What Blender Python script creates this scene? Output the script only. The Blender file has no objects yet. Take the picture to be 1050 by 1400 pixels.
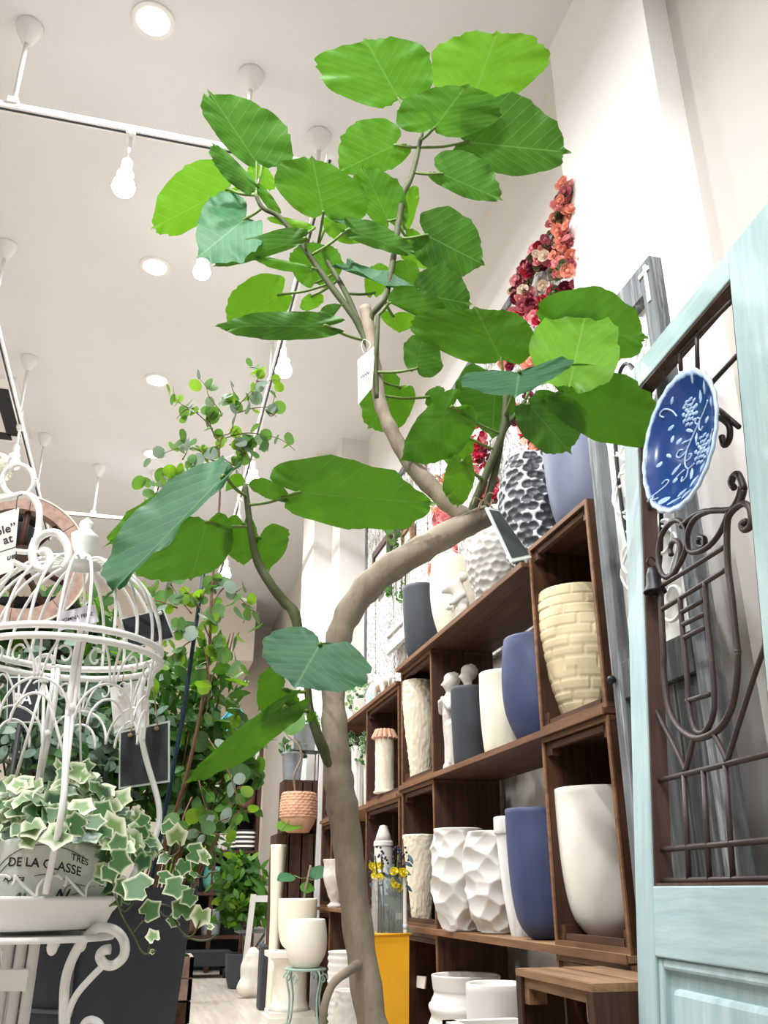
import bpy, math, random
from mathutils import Vector, Matrix, noise

# ------------------------------------------------------------------ camera, world, exposure
scn = bpy.context.scene
COL = scn.collection
W, H, F = 1050.0, 1400.0, 1202.0
PITCH = math.atan2(516.0, F)
YAW = math.atan2(338.0, math.hypot(516.0, F))
SP, CP, SY, CY = math.sin(PITCH), math.cos(PITCH), math.sin(YAW), math.cos(YAW)
CAM = Vector((0.0, 0.0, 0.756))

cam_data = bpy.data.cameras.new('camera')
cam = bpy.data.objects.new('camera', cam_data)
COL.objects.link(cam)
cam_data.sensor_fit = 'VERTICAL'
cam_data.sensor_height = 24.0
cam_data.lens = F / H * 24.0
cam_data.clip_start = 0.02
fwd = Vector((SY * CP, CY * CP, SP))
right = Vector((CY, -SY, 0.0))
upv = right.cross(fwd)
cam.matrix_world = Matrix((
    (right.x, upv.x, -fwd.x, CAM.x),
    (right.y, upv.y, -fwd.y, CAM.y),
    (right.z, upv.z, -fwd.z, CAM.z),
    (0, 0, 0, 1)))
scn.camera = cam

world = bpy.data.worlds.new('world')
scn.world = world
world.use_nodes = True
world.node_tree.nodes['Background'].inputs[0].default_value = (0.94, 0.97, 1.0, 1)
world.node_tree.nodes['Background'].inputs[1].default_value = 0.28

scn.view_settings.view_transform = 'Standard'
scn.view_settings.look = 'None'
scn.view_settings.gamma = 1.0
scn.view_settings.use_curve_mapping = False
scn.view_settings.exposure = 0.34
DOWNLIGHT_POWER = 34.0
TRACK_POWER = 9.0
SPOT_POWER = 8.5
LAMP_COL = (0.95, 0.975, 1.0)

# ------------------------------------------------------------------ helpers: where things stand
def ray(px, py):
    u, v = px - W / 2, py - H / 2
    h = F * CP + v * SP
    return u * CY + h * SY, h * CY - u * SY, F * SP - v * CP, h
def at(px, py, h):              # a point at horizontal distance h in front of the camera
    X, Y, Z, hh = ray(px, py); k = h / hh
    return Vector((X * k, Y * k, CAM.z + Z * k))
def at_x(px, py, x):            # a point in the plane X = x
    X, Y, Z, hh = ray(px, py); k = x / X
    return Vector((x, Y * k, CAM.z + Z * k))
def at_y(px, py, y):
    X, Y, Z, hh = ray(px, py); k = y / Y
    return Vector((X * k, y, CAM.z + Z * k))
def at_z(px, py, z):
    X, Y, Z, hh = ray(px, py); k = (z - CAM.z) / Z
    return Vector((X * k, Y * k, z))
def at_plane(px, py, o, n):
    d = Vector(ray(px, py)[:3]); t = n.dot(o - CAM) / n.dot(d)
    return CAM + d * t
def hdist(p): return p[0] * SY + p[1] * CY

# ------------------------------------------------------------------ helpers: materials
def S(r, g, b):
    f = lambda c: (c / 255 / 12.92) if c / 255 <= 0.04045 else ((c / 255 + 0.055) / 1.055) ** 2.4
    return (f(r), f(g), f(b), 1.0)
class NT:
    def __init__(self, name):
        self.m = bpy.data.materials.new(name); self.m.use_nodes = True
        self.t = self.m.node_tree; self.b = self.t.nodes['Principled BSDF']; self.out = self.t.nodes['Material Output']
    def n(self, kind, **kw):
        x = self.t.nodes.new(kind)
        for k, v in kw.items(): setattr(x, k, v)
        return x
    def l(self, a, b): self.t.links.new(a, b)
    def math(self, op, a, b=None):
        x = self.n('ShaderNodeMath', operation=op)
        for i, q in enumerate((a, b)):
            if q is None: continue
            if isinstance(q, (int, float)): x.inputs[i].default_value = q
            else: self.l(q, x.inputs[i])
        return x.outputs[0]
    def mix(self, fac, a, b):
        x = self.n('ShaderNodeMix', data_type='RGBA')
        for i, q in ((0, fac), (6, a), (7, b)):
            if isinstance(q, (int, float)): x.inputs[i].default_value = q
            elif isinstance(q, tuple): x.inputs[i].default_value = q
            else: self.l(q, x.inputs[i])
        return x.outputs[2]
    def ramp(self, fac, stops):
        x = self.n('ShaderNodeValToRGB'); e = x.color_ramp.elements
        e[0].position, e[0].color = stops[0]; e[1].position, e[1].color = stops[-1]
        for p, c in stops[1:-1]:
            q = e.new(p); q.color = c
        self.l(fac, x.inputs[0]); return x.outputs[0]
    def coords(self, scale, kind='Object'):
        tc = self.n('ShaderNodeTexCoord'); mp = self.n('ShaderNodeMapping')
        mp.inputs['Scale'].default_value = scale if isinstance(scale, tuple) else (scale,) * 3
        self.l(tc.outputs[kind], mp.inputs[0]); return mp.outputs[0]
    def noise(self, vec, scale=1.0, detail=4.0, rough=0.6):
        x = self.n('ShaderNodeTexNoise'); x.inputs['Scale'].default_value = scale
        x.inputs['Detail'].default_value = detail; x.inputs['Roughness'].default_value = rough
        self.l(vec, x.inputs['Vector']); return x.outputs['Fac']
    def bump(self, height, strength=0.3, dist=0.01):
        x = self.n('ShaderNodeBump'); x.inputs['Strength'].default_value = strength
        x.inputs['Distance'].default_value = dist; self.l(height, x.inputs['Height'])
        self.l(x.outputs[0], self.b.inputs['Normal'])
BW0, BW1 = (0, 0, 0, 1), (1, 1, 1, 1)

def plain(name, c, rough=0.6, var=0.12, scale=6.0, metal=0.0, bump=0.0, bscale=60.0, spec=0.4):
    g = NT(name); v = g.coords(1.0)
    n1 = g.noise(v, scale, 5)
    dark = tuple(x * (1 - var) for x in c[:3]) + (1,); lite = tuple(min(1, x * (1 + var)) for x in c[:3]) + (1,)
    g.l(g.ramp(n1, [(0.3, dark), (0.7, lite)]), g.b.inputs['Base Color'])
    g.b.inputs['Roughness'].default_value = rough; g.b.inputs['Metallic'].default_value = metal
    g.b.inputs['Specular IOR Level'].default_value = spec
    if bump: g.bump(g.noise(v, bscale, 4), bump, 0.004)
    return g.m
def wood(name, base, dark, axis=2, rough=0.6, wear=None, stretch=14.0):
    g = NT(name); sc = [stretch * 3] * 3; sc[axis] = 2.2
    v = g.coords(tuple(sc)); n1 = g.noise(v, 1.0, 6, 0.65)
    n2 = g.noise(g.coords(5.0), 1.0, 3)
    c = g.ramp(n1, [(0.28, dark), (0.55, base), (0.8, tuple(min(1, x * 1.25) for x in base[:3]) + (1,))])
    c = g.mix(g.ramp(n2, [(0.35, (0.0,) * 3 + (1,)), (0.75, (0.45,) * 3 + (1,))]), c, dark)
    if wear:
        c = g.mix(g.ramp(g.noise(v, 0.8, 8, 0.75), [(0.52, BW0), (0.62, BW1)]), c, wear)
    g.l(c, g.b.inputs['Base Color']); g.b.inputs['Roughness'].default_value = rough
    g.b.inputs['Specular IOR Level'].default_value = 0.3
    g.bump(n1, 0.25, 0.004); return g.m
def leafy(name, base, light, vein, trans, rough=0.45, veins=7.0, tw=0.4):
    g = NT(name)
    uv = g.n('ShaderNodeUVMap'); sep = g.n('ShaderNodeSeparateXYZ'); g.l(uv.outputs[0], sep.inputs[0])
    au = g.math('ABSOLUTE', g.math('SUBTRACT', sep.outputs[0], 0.5)); vv = sep.outputs[1]
    q = g.math('MULTIPLY', g.math('SUBTRACT', vv, g.math('MULTIPLY', au, 0.85)), veins)
    fr = g.math('ABSOLUTE', g.math('SUBTRACT', g.math('FRACT', q), 0.5))
    lat = g.math('LESS_THAN', fr, 0.028)
    mid = g.math('LESS_THAN', au, 0.010)
    m = g.math('MAXIMUM', lat, mid)
    wv = g.coords(1.0); n1 = g.noise(wv, 18.0, 5)
    c = g.ramp(n1, [(0.3, base), (0.75, light)])
    info = g.n('ShaderNodeObjectInfo')
    hs = g.n('ShaderNodeHueSaturation'); g.l(c, hs.inputs['Color'])
    g.l(g.math('ADD', g.math('MULTIPLY', info.outputs['Random'], 0.35), 0.82), hs.inputs['Value'])
    c = g.mix(g.math('MULTIPLY', m, 0.55), hs.outputs[0], vein)
    g.l(c, g.b.inputs['Base Color']); g.b.inputs['Roughness'].default_value = rough
    g.b.inputs['Specular IOR Level'].default_value = 0.25
    g.bump(g.math('ADD', g.math('MULTIPLY', fr, 0.45), g.math('MULTIPLY', n1, 0.5)), 0.22, 0.006)
    tb = g.n('ShaderNodeBsdfTranslucent'); g.l(g.mix(g.math('MULTIPLY', m, 0.5), trans, base), tb.inputs[0])
    mx = g.n('ShaderNodeMixShader'); mx.inputs[0].default_value = tw
    g.l(g.b.outputs[0], mx.inputs[1]); g.l(tb.outputs[0], mx.inputs[2]); g.l(mx.outputs[0], g.out.inputs[0])
    return g.m
def glow(name, c, strength):
    g = NT(name); e = g.n('ShaderNodeEmission'); e.inputs[0].default_value = c; e.inputs[1].default_value = strength
    g.l(e.outputs[0], g.out.inputs[0]); return g.m
def glass(name, c, rough=0.05):
    g = NT(name); g.b.inputs['Base Color'].default_value = c; g.b.inputs['Roughness'].default_value = rough
    g.b.inputs['Transmission Weight'].default_value = 0.9; return g.m

M = {}
M['ceiling'] = plain('ceiling_paint', S(230, 229, 228), 0.9, 0.015, 2)
M['wall'] = plain('wall_paint', S(229, 224, 218), 0.9, 0.02, 2)
M['back'] = plain('back_wall_paint', S(240, 230, 216), 0.9, 0.02, 2)
M['pillar'] = plain('pillar_paint', S(250, 247, 244), 0.9, 0.015, 2)
M['beige'] = plain('beige_paint', S(188, 180, 172), 0.9, 0.03, 2)
M['white'] = plain('white_paint_metal', S(240, 238, 234), 0.45, 0.04, 8)
M['bulb'] = glow('lamp_bulb', (1.0, 0.97, 0.92, 1), 22.0)
M['black'] = plain('matt_black', S(38, 40, 44), 0.7, 0.15, 9)
M['dark'] = plain('dark_grey', S(54, 60, 70), 0.6, 0.12, 8)
M['crate'] = wood('crate_wood', S(78, 49, 33), S(34, 21, 15), 2)
M['crate_h'] = wood('crate_wood_flat', S(92, 60, 41), S(42, 27, 19), 1)
M['crate_x'] = wood('crate_wood_deep', S(86, 56, 40), S(44, 28, 20), 0)
M['pale_wood'] = wood('pale_wood', S(150, 116, 84), S(96, 68, 47), 1)
M['crate_lit_edge'] = wood('crate_lit_edge_wood', S(132, 94, 64), S(84, 56, 38), 1)  # light on the front edges put into the colour as paler wood
M['old_crate'] = wood('old_crate_wood', S(78, 50, 36), S(40, 26, 19), 2)
M['blue_paint'] = wood('blue_door_paint', S(170, 190, 190), S(148, 172, 174), 2, 0.5)
M['blue_paint_h'] = wood('blue_door_paint_flat', S(170, 190, 190), S(148, 172, 174), 1, 0.5)
M['door_brown'] = wood('door_lining', S(88, 66, 58), S(58, 42, 38), 2)
M['iron'] = plain('dark_iron', S(66, 54, 52), 0.5, 0.2, 20, 0.3, 0.2, 120)
M['iron2'] = plain('black_iron', S(38, 36, 38), 0.45, 0.2, 20, 0.3)
M['grey_wood'] = wood('weathered_grey_wood', S(116, 119, 121), S(72, 75, 77), 2, 0.8, S(156, 158, 156))
M['grey_board'] = wood('weathered_dark_board', S(74, 76, 75), S(44, 46, 46), 2, 0.85, S(106, 108, 104))
M['cream'] = plain('cream_ceramic', S(228, 221, 208), 0.75, 0.05, 5, 0, 0.12, 40)
M['cream2'] = plain('ivory_glaze', S(238, 230, 208), 0.5, 0.04, 4)
M['sand'] = plain('sandstone', S(228, 216, 192), 0.9, 0.08, 9, 0, 0.7, 55)
M['navy'] = plain('navy_ceramic', S(60, 68, 100), 0.55, 0.12, 6, 0, 0.1, 40)
M['greyblue'] = plain('grey_blue_ceramic', S(106, 112, 132), 0.5, 0.12, 6, 0, 0.1, 30)
M['charcoal'] = plain('charcoal_ceramic', S(58, 62, 68), 0.6, 0.14, 6, 0, 0.1, 40)
M['whitepot'] = plain('white_ceramic', S(212, 207, 200), 0.7, 0.03, 6, 0, 0.1, 60)
M['limewash'] = wood('limewashed_white', S(232, 228, 224), S(190, 186, 184), 2, 0.85)
M['plaster'] = plain('plaster_statue', S(202, 195, 185), 0.85, 0.1, 20, 0, 0.4, 70)
M['terracotta'] = plain('terracotta', S(206, 158, 128), 0.85, 0.12, 9, 0, 0.2, 60)
M['brickpot'] = plain('straw_stoneware', S(214, 196, 158), 0.75, 0.1, 7, 0, 0.15, 40)
M['bark'] = None
M['yellow'] = plain('yellow_enamel', S(232, 168, 28), 0.4, 0.12, 5)
M['soil'] = plain('soil', S(52, 40, 32), 0.95, 0.3, 30)
M['floor'] = None
M['card'] = plain('card_white', S(240, 236, 228), 0.8, 0.02)
M['lilac_card'] = plain('card_lilac', S(226, 220, 232), 0.7, 0.02)
M['ink'] = plain('ink', S(48, 44, 48), 0.8, 0.05)
M['slate'] = plain('chalk_slate', S(56, 60, 62), 0.8, 0.25, 14)
M['slate_frame'] = plain('pale_green_frame', S(206, 214, 204), 0.7, 0.05)
M['twine'] = plain('twine', S(176, 150, 116), 0.9, 0.2, 60)
M['zinc'] = plain('zinc', S(150, 156, 160), 0.4, 0.18, 9, 0.6)
M['green_iron'] = plain('sage_iron', S(142, 166, 150), 0.6, 0.15, 30)
M['teal'] = plain('teal_glaze', S(86, 148, 136), 0.2, 0.1, 5)
M['turq'] = plain('turquoise_paint', S(86, 190, 204), 0.5, 0.08)
M['red'] = plain('red_enamel', S(206, 44, 40), 0.4, 0.1)
M['orange'] = plain('orange_clay', S(196, 106, 66), 0.8, 0.12)
M['chocolate'] = plain('brown_clay', S(110, 80, 62), 0.8, 0.15)
M['rosewood'] = wood('pinkish_wood', S(196, 164, 150), S(158, 124, 112), 1, 0.7)
M['stem'] = plain('green_stem', S(72, 78, 46), 0.7, 0.2, 30)
M['twig'] = plain('red_brown_twig', S(118, 84, 66), 0.7, 0.2, 30)
M['petiole'] = plain('petiole_green', S(96, 120, 52), 0.55, 0.1, 20)
M['leaf'] = leafy('ficus_leaf', S(58, 104, 28), S(78, 126, 40), S(122, 158, 80), S(88, 142, 20), tw=0.33)
M['leaf_light'] = leafy('ficus_leaf_backlit', S(86, 134, 32), S(106, 152, 46), S(138, 174, 82), S(100, 154, 24), tw=0.42)  # brighter copy: mostly backlight put into the leaf colour, a few young leaves
M['leaf_dark'] = leafy('ficus_leaf_shaded', S(56, 100, 34), S(78, 122, 46), S(124, 158, 90), S(72, 124, 24), tw=0.25)  # darker copy: shade put into the leaf colour
M['leaf_teal'] = leafy('ficus_leaf_top', S(40, 84, 52), S(58, 106, 68), S(98, 136, 98), S(64, 118, 44), 0.55, tw=0.2)
M['euca'] = leafy('gum_leaf', S(82, 118, 72), S(108, 142, 92), S(140, 166, 118), S(104, 150, 44), 0.5, 5.0, 0.45)
M['euca_lime'] = leafy('gum_leaf_lime', S(112, 148, 44), S(132, 166, 58), S(156, 186, 84), S(128, 172, 36), 0.5, 5.0, 0.5)
M['euca_grey'] = leafy('gum_leaf_grey', S(128, 146, 132), S(158, 174, 160), S(176, 188, 174), S(124, 150, 104), 0.55, 5.0, 0.3)
M['bush'] = leafy('bush_leaf', S(50, 88, 42), S(74, 114, 56), S(112, 146, 86), S(78, 124, 34), 0.45, 5.0, 0.35)
M['bush_dusty'] = leafy('dusty_leaf', S(108, 132, 114), S(142, 162, 146), S(168, 182, 164), S(108, 140, 90), 0.5, 5.0, 0.3)

def make_bark():
    g = NT('ficus_bark'); v = g.coords((9, 9, 3)); n1 = g.noise(v, 1.2, 6, 0.7); n2 = g.noise(g.coords(28.0), 1.0, 5, 0.7)
    c = g.ramp(n1, [(0.3, S(104, 92, 78)), (0.5, S(140, 126, 108)), (0.75, S(164, 150, 132))])
    c = g.mix(g.ramp(n2, [(0.62, BW0), (0.72, (0.6,) * 3 + (1,))]), c, S(96, 78, 62))
    g.l(c, g.b.inputs['Base Color']); g.b.inputs['Roughness'].default_value = 0.85
    g.bump(g.math('ADD', n1, n2), 0.4, 0.006); return g.m
M['bark'] = make_bark()
def make_floor():
    g = NT('floor_planks_finish'); v = g.coords((26, 1.6, 1)); n1 = g.noise(v, 1.0, 6, 0.6)
    c = g.ramp(n1, [(0.3, S(182, 170, 156)), (0.7, S(214, 204, 192))])
    g.l(c, g.b.inputs['Base Color']); g.b.inputs['Roughness'].default_value = 0.35; return g.m
M['floor'] = make_floor()
def make_birch():
    g = NT('distressed_white_boards'); v = g.coords((1, 9, 9)); n1 = g.noise(v, 1.0, 8, 0.7)
    n2 = g.noise(g.coords((4, 30, 5)), 1.0, 6, 0.75)
    k = g.math('ABSOLUTE', g.math('SUBTRACT', n1, 0.5))
    crack = g.ramp(k, [(0.0, BW1), (0.034, BW0)])
    c = g.mix(crack, S(222, 219, 214), S(66, 62, 62))
    c = g.mix(g.ramp(n2, [(0.60, BW0), (0.66, (0.85,) * 3 + (1,))]), c, S(128, 124, 120))
    g.l(c, g.b.inputs['Base Color']); g.b.inputs['Roughness'].default_value = 0.9; g.bump(n1, 0.4, 0.006); return g.m
M['birch'] = make_birch()
def make_attr(name, attr, c0, c1, rough=0.6, tw=0.0, lo=0.4, hi=0.6):
    g = NT(name); a = g.n('ShaderNodeAttribute', attribute_name=attr)
    n1 = g.noise(g.coords(40.0), 1.0, 3)
    f = g.math('ADD', a.outputs['Fac'], g.math('MULTIPLY', g.math('SUBTRACT', n1, 0.5), 0.45))
    c = g.mix(g.ramp(f, [(lo, BW0), (hi, BW1)]), c0, c1)
    g.l(c, g.b.inputs['Base Color']); g.b.inputs['Roughness'].default_value = rough
    if tw:
        tb = g.n('ShaderNodeBsdfTranslucent'); g.l(c, tb.inputs[0])
        mx = g.n('ShaderNodeMixShader'); mx.inputs[0].default_value = tw
        g.l(g.b.outputs[0], mx.inputs[1]); g.l(tb.outputs[0], mx.inputs[2]); g.l(mx.outputs[0], g.out.inputs[0])
    return g.m
M['ivy'] = make_attr('variegated_ivy', 'rim', S(74, 116, 64), S(226, 230, 196), 0.45, 0.2, 0.78, 0.98)
M['ivy_pale'] = make_attr('pale_variegated_ivy', 'rim', S(122, 154, 88), S(234, 236, 204), 0.45, 0.2, 0.5, 0.9)
M['ivy_dark'] = make_attr('dark_ivy', 'rim', S(46, 82, 50), S(140, 168, 118), 0.45, 0.2, 0.7, 0.95)
M['scale_pot'] = make_attr('two_tone_shaded_glaze', 'rim', S(52, 54, 60), S(236, 236, 236), 0.45, 0, 0.35, 0.55)  # black and white glaze, with the shadow in the hollows painted in
M['plate_blue'] = make_attr('blue_relief_glaze', 'rim', S(26, 54, 110), S(186, 204, 230), 0.18, 0, 0.4, 0.7)
for k, c in (('rose_red', (190, 30, 62)), ('rose_pink', (242, 164, 168)), ('rose_coral', (252, 164, 140)), ('rose_cream', (246, 222, 200)),
             ('rose_wine', (116, 22, 52)), ('moss', (96, 98, 62)), ('rose_dusty', (196, 104, 116))):
    M[k] = plain(k, S(*c), 0.8, 0.15, 30)

# ------------------------------------------------------------------ helpers: meshes and objects
class MB:
    def __init__(self, org=None):
        self.v, self.f, self.uv, self.org, self.attr = [], [], None, Vector(org) if org is not None else None, None
    def add(self, vs, fs):
        k = len(self.v); self.v += [Vector(p) for p in vs]; self.f += [tuple(i + k for i in q) for q in fs]
    def ob(self, o, a, b, c):   # a box from a corner and three edge vectors
        o, a, b, c = Vector(o), Vector(a), Vector(b), Vector(c)
        vs = [o, o + a, o + a + b, o + b, o + c, o + a + c, o + a + b + c, o + b + c]
        fs = [(0, 3, 2, 1), (4, 5, 6, 7), (0, 1, 5, 4), (1, 2, 6, 5), (2, 3, 7, 6), (3, 0, 4, 7)]
        if a.cross(b).dot(c) < 0: fs = [q[::-1] for q in fs]
        self.add(vs, fs)
    def box(self, x0, x1, y0, y1, z0, z1):
        self.ob((x0, y0, z0), (x1 - x0, 0, 0), (0, y1 - y0, 0), (0, 0, z1 - z0))
    def tube(self, pts, r, n=8, closed=False, cap=True, flat=1.0):
        pts = [Vector(p) for p in pts]; m = len(pts)
        rs = r if isinstance(r, (list, tuple)) else [r] * m
        k0 = len(self.v); ref = None
        for i, p in enumerate(pts):
            a = pts[(i - 1) % m] if (closed or i) else p; b = pts[(i + 1) % m] if (closed or i < m - 1) else p
            t = (b - a); t = t.normalized() if t.length > 1e-9 else Vector((0, 0, 1))
            if ref is None:
                ref = Vector((0, 0, 1)) if abs(t.z) < 0.9 else Vector((1, 0, 0))
            e = ref - t * ref.dot(t)
            if e.length < 1e-6: e = t.orthogonal()
            e.normalize(); ref = e; g = t.cross(e)
            for j in range(n):
                w = 2 * math.pi * j / n
                self.v.append(p + (e * math.cos(w) + g * math.sin(w) * flat) * rs[i])
        for i in range(m if closed else m - 1):
            for j in range(n):
                a, b = k0 + i * n + j, k0 + i * n + (j + 1) % n
                c, d = k0 + ((i + 1) % m) * n + (j + 1) % n, k0 + ((i + 1) % m) * n + j
                self.f.append((a, b, c, d))
        if cap and not closed:
            self.f.append(tuple(k0 + j for j in range(n))[::-1]); self.f.append(tuple(k0 + (m - 1) * n + j for j in range(n)))
    def lathe(self, prof, n=40, c=(0, 0, 0), fn=None):
        c = Vector(c); k0 = len(self.v); m = len(prof)
        for i, (r, z) in enumerate(prof):
            for j in range(n):
                w = 2 * math.pi * j / n; rr = r if fn is None else fn(r, z, w, i)
                self.v.append(c + Vector((rr * math.cos(w), rr * math.sin(w), z)))
        for i in range(m - 1):
            for j in range(n):
                self.f.append((k0 + i * n + j, k0 + i * n + (j + 1) % n, k0 + (i + 1) * n + (j + 1) % n, k0 + (i + 1) * n + j))
        self.f.append(tuple(k0 + j for j in range(n))[::-1]); self.f.append(tuple(k0 + (m - 1) * n + j for j in range(n)))
    def ball(self, c, r, n=10, sz=1.0):
        self.lathe([(max(1e-4, r * math.sin(math.pi * i / n)), -r * sz * math.cos(math.pi * i / n)) for i in range(n + 1)], n + 4, c)
    def mesh(self, name, smooth=True):
        me = bpy.data.meshes.new(name)
        vs = [p - self.org for p in self.v] if self.org is not None else self.v
        me.from_pydata([tuple(p) for p in vs], [], self.f)
        if smooth: me.polygons.foreach_set('use_smooth', [True] * len(me.polygons))
        if self.uv:
            lay = me.uv_layers.new(name='UVMap')
            for lp in me.loops: lay.data[lp.index].uv = self.uv[lp.vertex_index]
        if self.attr:
            a = me.attributes.new('rim', 'FLOAT', 'POINT')
            for i, x in enumerate(self.attr): a.data[i].value = x
        me.update(); return me
    def build(self, name, mt, parent=None, smooth=True):
        me = self.mesh(name, smooth)
        if mt: me.materials.append(M[mt] if isinstance(mt, str) else mt)
        o = bpy.data.objects.new(name, me); COL.objects.link(o)
        if parent: o.parent = parent
        elif self.org is not None: o.location = self.org
        if smooth == 'auto' : sharp(me)
        return o
def sharp(me, deg=35):
    me.polygons.foreach_set('use_smooth', [True] * len(me.polygons))
    try: me.set_sharp_from_angle(angle=math.radians(deg))
    except Exception: pass
def tag(o, label=None, cat=None, group=None, kind=None):
    if label: o['label'] = label
    if cat: o['category'] = cat
    if group: o['group'] = group
    if kind: o['kind'] = kind
    return o
def thing(name, label, cat, loc, group=None):
    o = bpy.data.objects.new(name, None); o.empty_display_size = 0.1; COL.objects.link(o); o.location = loc
    return tag(o, label, cat, group)
def put(name, me, parent, loc=(0, 0, 0), rot=None, mt=None):
    o = bpy.data.objects.new(name, me); COL.objects.link(o); o.parent = parent
    if rot is not None: o.matrix_local = Matrix.Translation(loc) @ rot
    else: o.location = loc
    return o
def crv(pts, k=6, closed=False):   # smooth curve through points
    pts = [Vector(p) for p in pts]; m = len(pts); out = []
    for i in range(m if closed else m - 1):
        g = lambda j: pts[j % m] if closed else pts[max(0, min(m - 1, j))]
        p0, p1, p2, p3 = g(i - 1), g(i), g(i + 1), g(i + 2)
        for s in range(k):
            t = s / k
            out.append(0.5 * ((2 * p1) + (p2 - p0) * t + (2 * p0 - 5 * p1 + 4 * p2 - p3) * t * t + (3 * p1 - p0 - 3 * p2 + p3) * t ** 3))
    if not closed: out.append(pts[-1])
    return out
def lerp_list(xs, n):
    out = []
    for i in range(n):
        t = i * (len(xs) - 1) / (n - 1); k = min(int(t), len(xs) - 2); out.append(xs[k] + (xs[k + 1] - xs[k]) * (t - k))
    return out
def text_mb(body, size, place, org, extrude=0.0006, shear=0.0):
    cu = bpy.data.curves.new('txt', 'FONT'); cu.body = body; cu.size = size; cu.extrude = extrude; cu.shear = shear
    cu.align_x = 'CENTER'; cu.align_y = 'CENTER'; cu.resolution_u = 3; cu.offset = size * .012
    o = bpy.data.objects.new('txt', cu); COL.objects.link(o)
    dg = bpy.context.evaluated_depsgraph_get(); me = bpy.data.meshes.new_from_object(o.evaluated_get(dg))
    mb = MB(org); mb.add([place(v.co.x, v.co.y, v.co.z) for v in me.vertices], [tuple(p.vertices) for p in me.polygons])
    bpy.data.objects.remove(o); bpy.data.curves.remove(cu); bpy.data.meshes.remove(me)
    return mb
def blob(name, chains, mt, parent, org, voxel=0.006, smooth=6):   # one continuous body grown from chains of (point, radius)
    mb = MB(org)
    for ch in chains:
        for i, (p, r) in enumerate(ch):
            mb.ball(p, r, 8)
            if i:
                q, s = ch[i - 1]; p, q = Vector(p), Vector(q); L = (p - q).length; n = max(2, int(L / (0.5 * min(r, s)) + 1))
                for k in range(1, n):
                    t = k / n; mb.ball(q.lerp(p, t), s + (r - s) * t, 7)
    me = mb.mesh(name); o = bpy.data.objects.new(name, me); COL.objects.link(o)
    md = o.modifiers.new('r', 'REMESH'); md.mode = 'VOXEL'; md.voxel_size = voxel
    sm = o.modifiers.new('s', 'SMOOTH'); sm.factor = 0.5; sm.iterations = smooth
    dg = bpy.context.evaluated_depsgraph_get(); m2 = bpy.data.meshes.new_from_object(o.evaluated_get(dg))
    o.modifiers.clear(); o.data = m2; m2.name = name; m2.materials.clear(); m2.materials.append(M[mt])
    m2.polygons.foreach_set('use_smooth', [True] * len(m2.polygons))
    if parent: o.parent = parent
    else: o.location = org
    return o

# ------------------------------------------------------------------ the setting
HC = 4.42                       # ceiling height
WX = 1.6                        # right-hand wall
def struct(name, mb, mt, smooth=False):
    o = mb.build(name, mt, None, smooth); o['kind'] = 'structure'; return o
b = MB(); b.box(-6, WX + 0.2, -3.5, 13.2, -0.1, 0.0); struct('floor', b, 'floor')
b = MB(); b.box(-6, WX + 0.2, -3.5, 13.2, HC, HC + 0.1); struct('ceiling', b, 'ceiling')
b = MB(); b.box(WX, WX + 0.2, 1.95, 13.2, 0, HC); struct('wall_right', b, 'wall')
b = MB(); b.box(WX, WX + 0.2, -3.5, 1.95, 0, HC); struct('wall_right_front', b, 'beige')
b = MB(); b.box(-6.2, -6.0, -3.5, 13.2, 0, HC); struct('wall_left', b, 'wall')
b = MB(); b.box(-6, WX + 0.2, 13.0, 13.2, 0, HC); struct('wall_back', b, 'back')
b = MB(); b.box(1.5, WX, 1.95, 2.67, 0, HC); struct('wall_pillar', b, 'pillar')
b = MB(); b.box(1.36, WX, 6.75, 7.1, 0, HC); b.box(1.2, WX, 7.1, 7.7, 0, HC); struct('wall_pilaster', b, 'wall')
b = MB(); b.box(-6, 1.2, 11.6, 13.0, 3.55, HC); struct('ceiling_soffit', b, 'back')

# ------------------------------------------------------------------ ceiling lights
def area(name, loc, power, size=0.16, target=None, spread=180, parent=None):
    L = bpy.data.lights.new(name, 'AREA'); L.shape = 'DISK'; L.size = size; L.energy = power; L.color = LAMP_COL
    L.spread = math.radians(spread)
    o = bpy.data.objects.new(name, L); COL.objects.link(o); o.location = loc
    if target is not None:
        o.rotation_euler = (Vector(target) - Vector(loc)).to_track_quat('-Z', 'Y').to_euler()
    if parent: o.parent = parent
    return o
def downlight(x, y, label, group=None, power=None):
    t = thing('ceiling_downlight', label, 'ceiling light', (x, y, HC), group)
    m = MB(); m.lathe([(0.072, 0.0), (0.098, 0.0), (0.098, -0.008), (0.09, -0.012), (0.074, -0.010), (0.070, -0.002)], 36)
    m.build('trim_ring', 'white', t, 'auto')
    m = MB(); m.lathe([(0.0005, -0.018), (0.03, -0.017), (0.055, -0.013), (0.069, -0.004), (0.069, -0.002), (0.0005, -0.002)], 32)
    m.build('bulb', 'bulb', t)
    area('downlight_lamp', (0, 0, -0.03), power or DOWNLIGHT_POWER, 0.13, parent=t, spread=158)
dl = [(-.32, 2.99, 'round recessed ceiling downlight nearest the camera, at the top edge of the photo'),
      (-.28, 4.77, 'round recessed ceiling downlight to the left of the bright bulb behind the leaves'),
      (-.24, 6.17, 'round recessed ceiling downlight just left of the top of the gum tree'),
      (-.25, 7.48, 'small far recessed ceiling downlight among the left gum leaves')]
for x, y, s in dl: downlight(x, y, s)
for x, y, w_ in [(-.3, 1.3, 'just ahead of the photographer'), (-.3, -.6, 'behind the photographer'), (-2.9, 1.3, 'over the left bay beside the photographer'), (-2.9, 4.6, 'over the left bay, level with the shelf end'), (-2.9, 8.2, 'over the far left bay'), (-.25, 9.6, 'over the far end of the aisle')]:
    downlight(x, y, 'recessed ceiling downlight out of view ' + w_, 'downlights beyond the picture')

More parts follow.
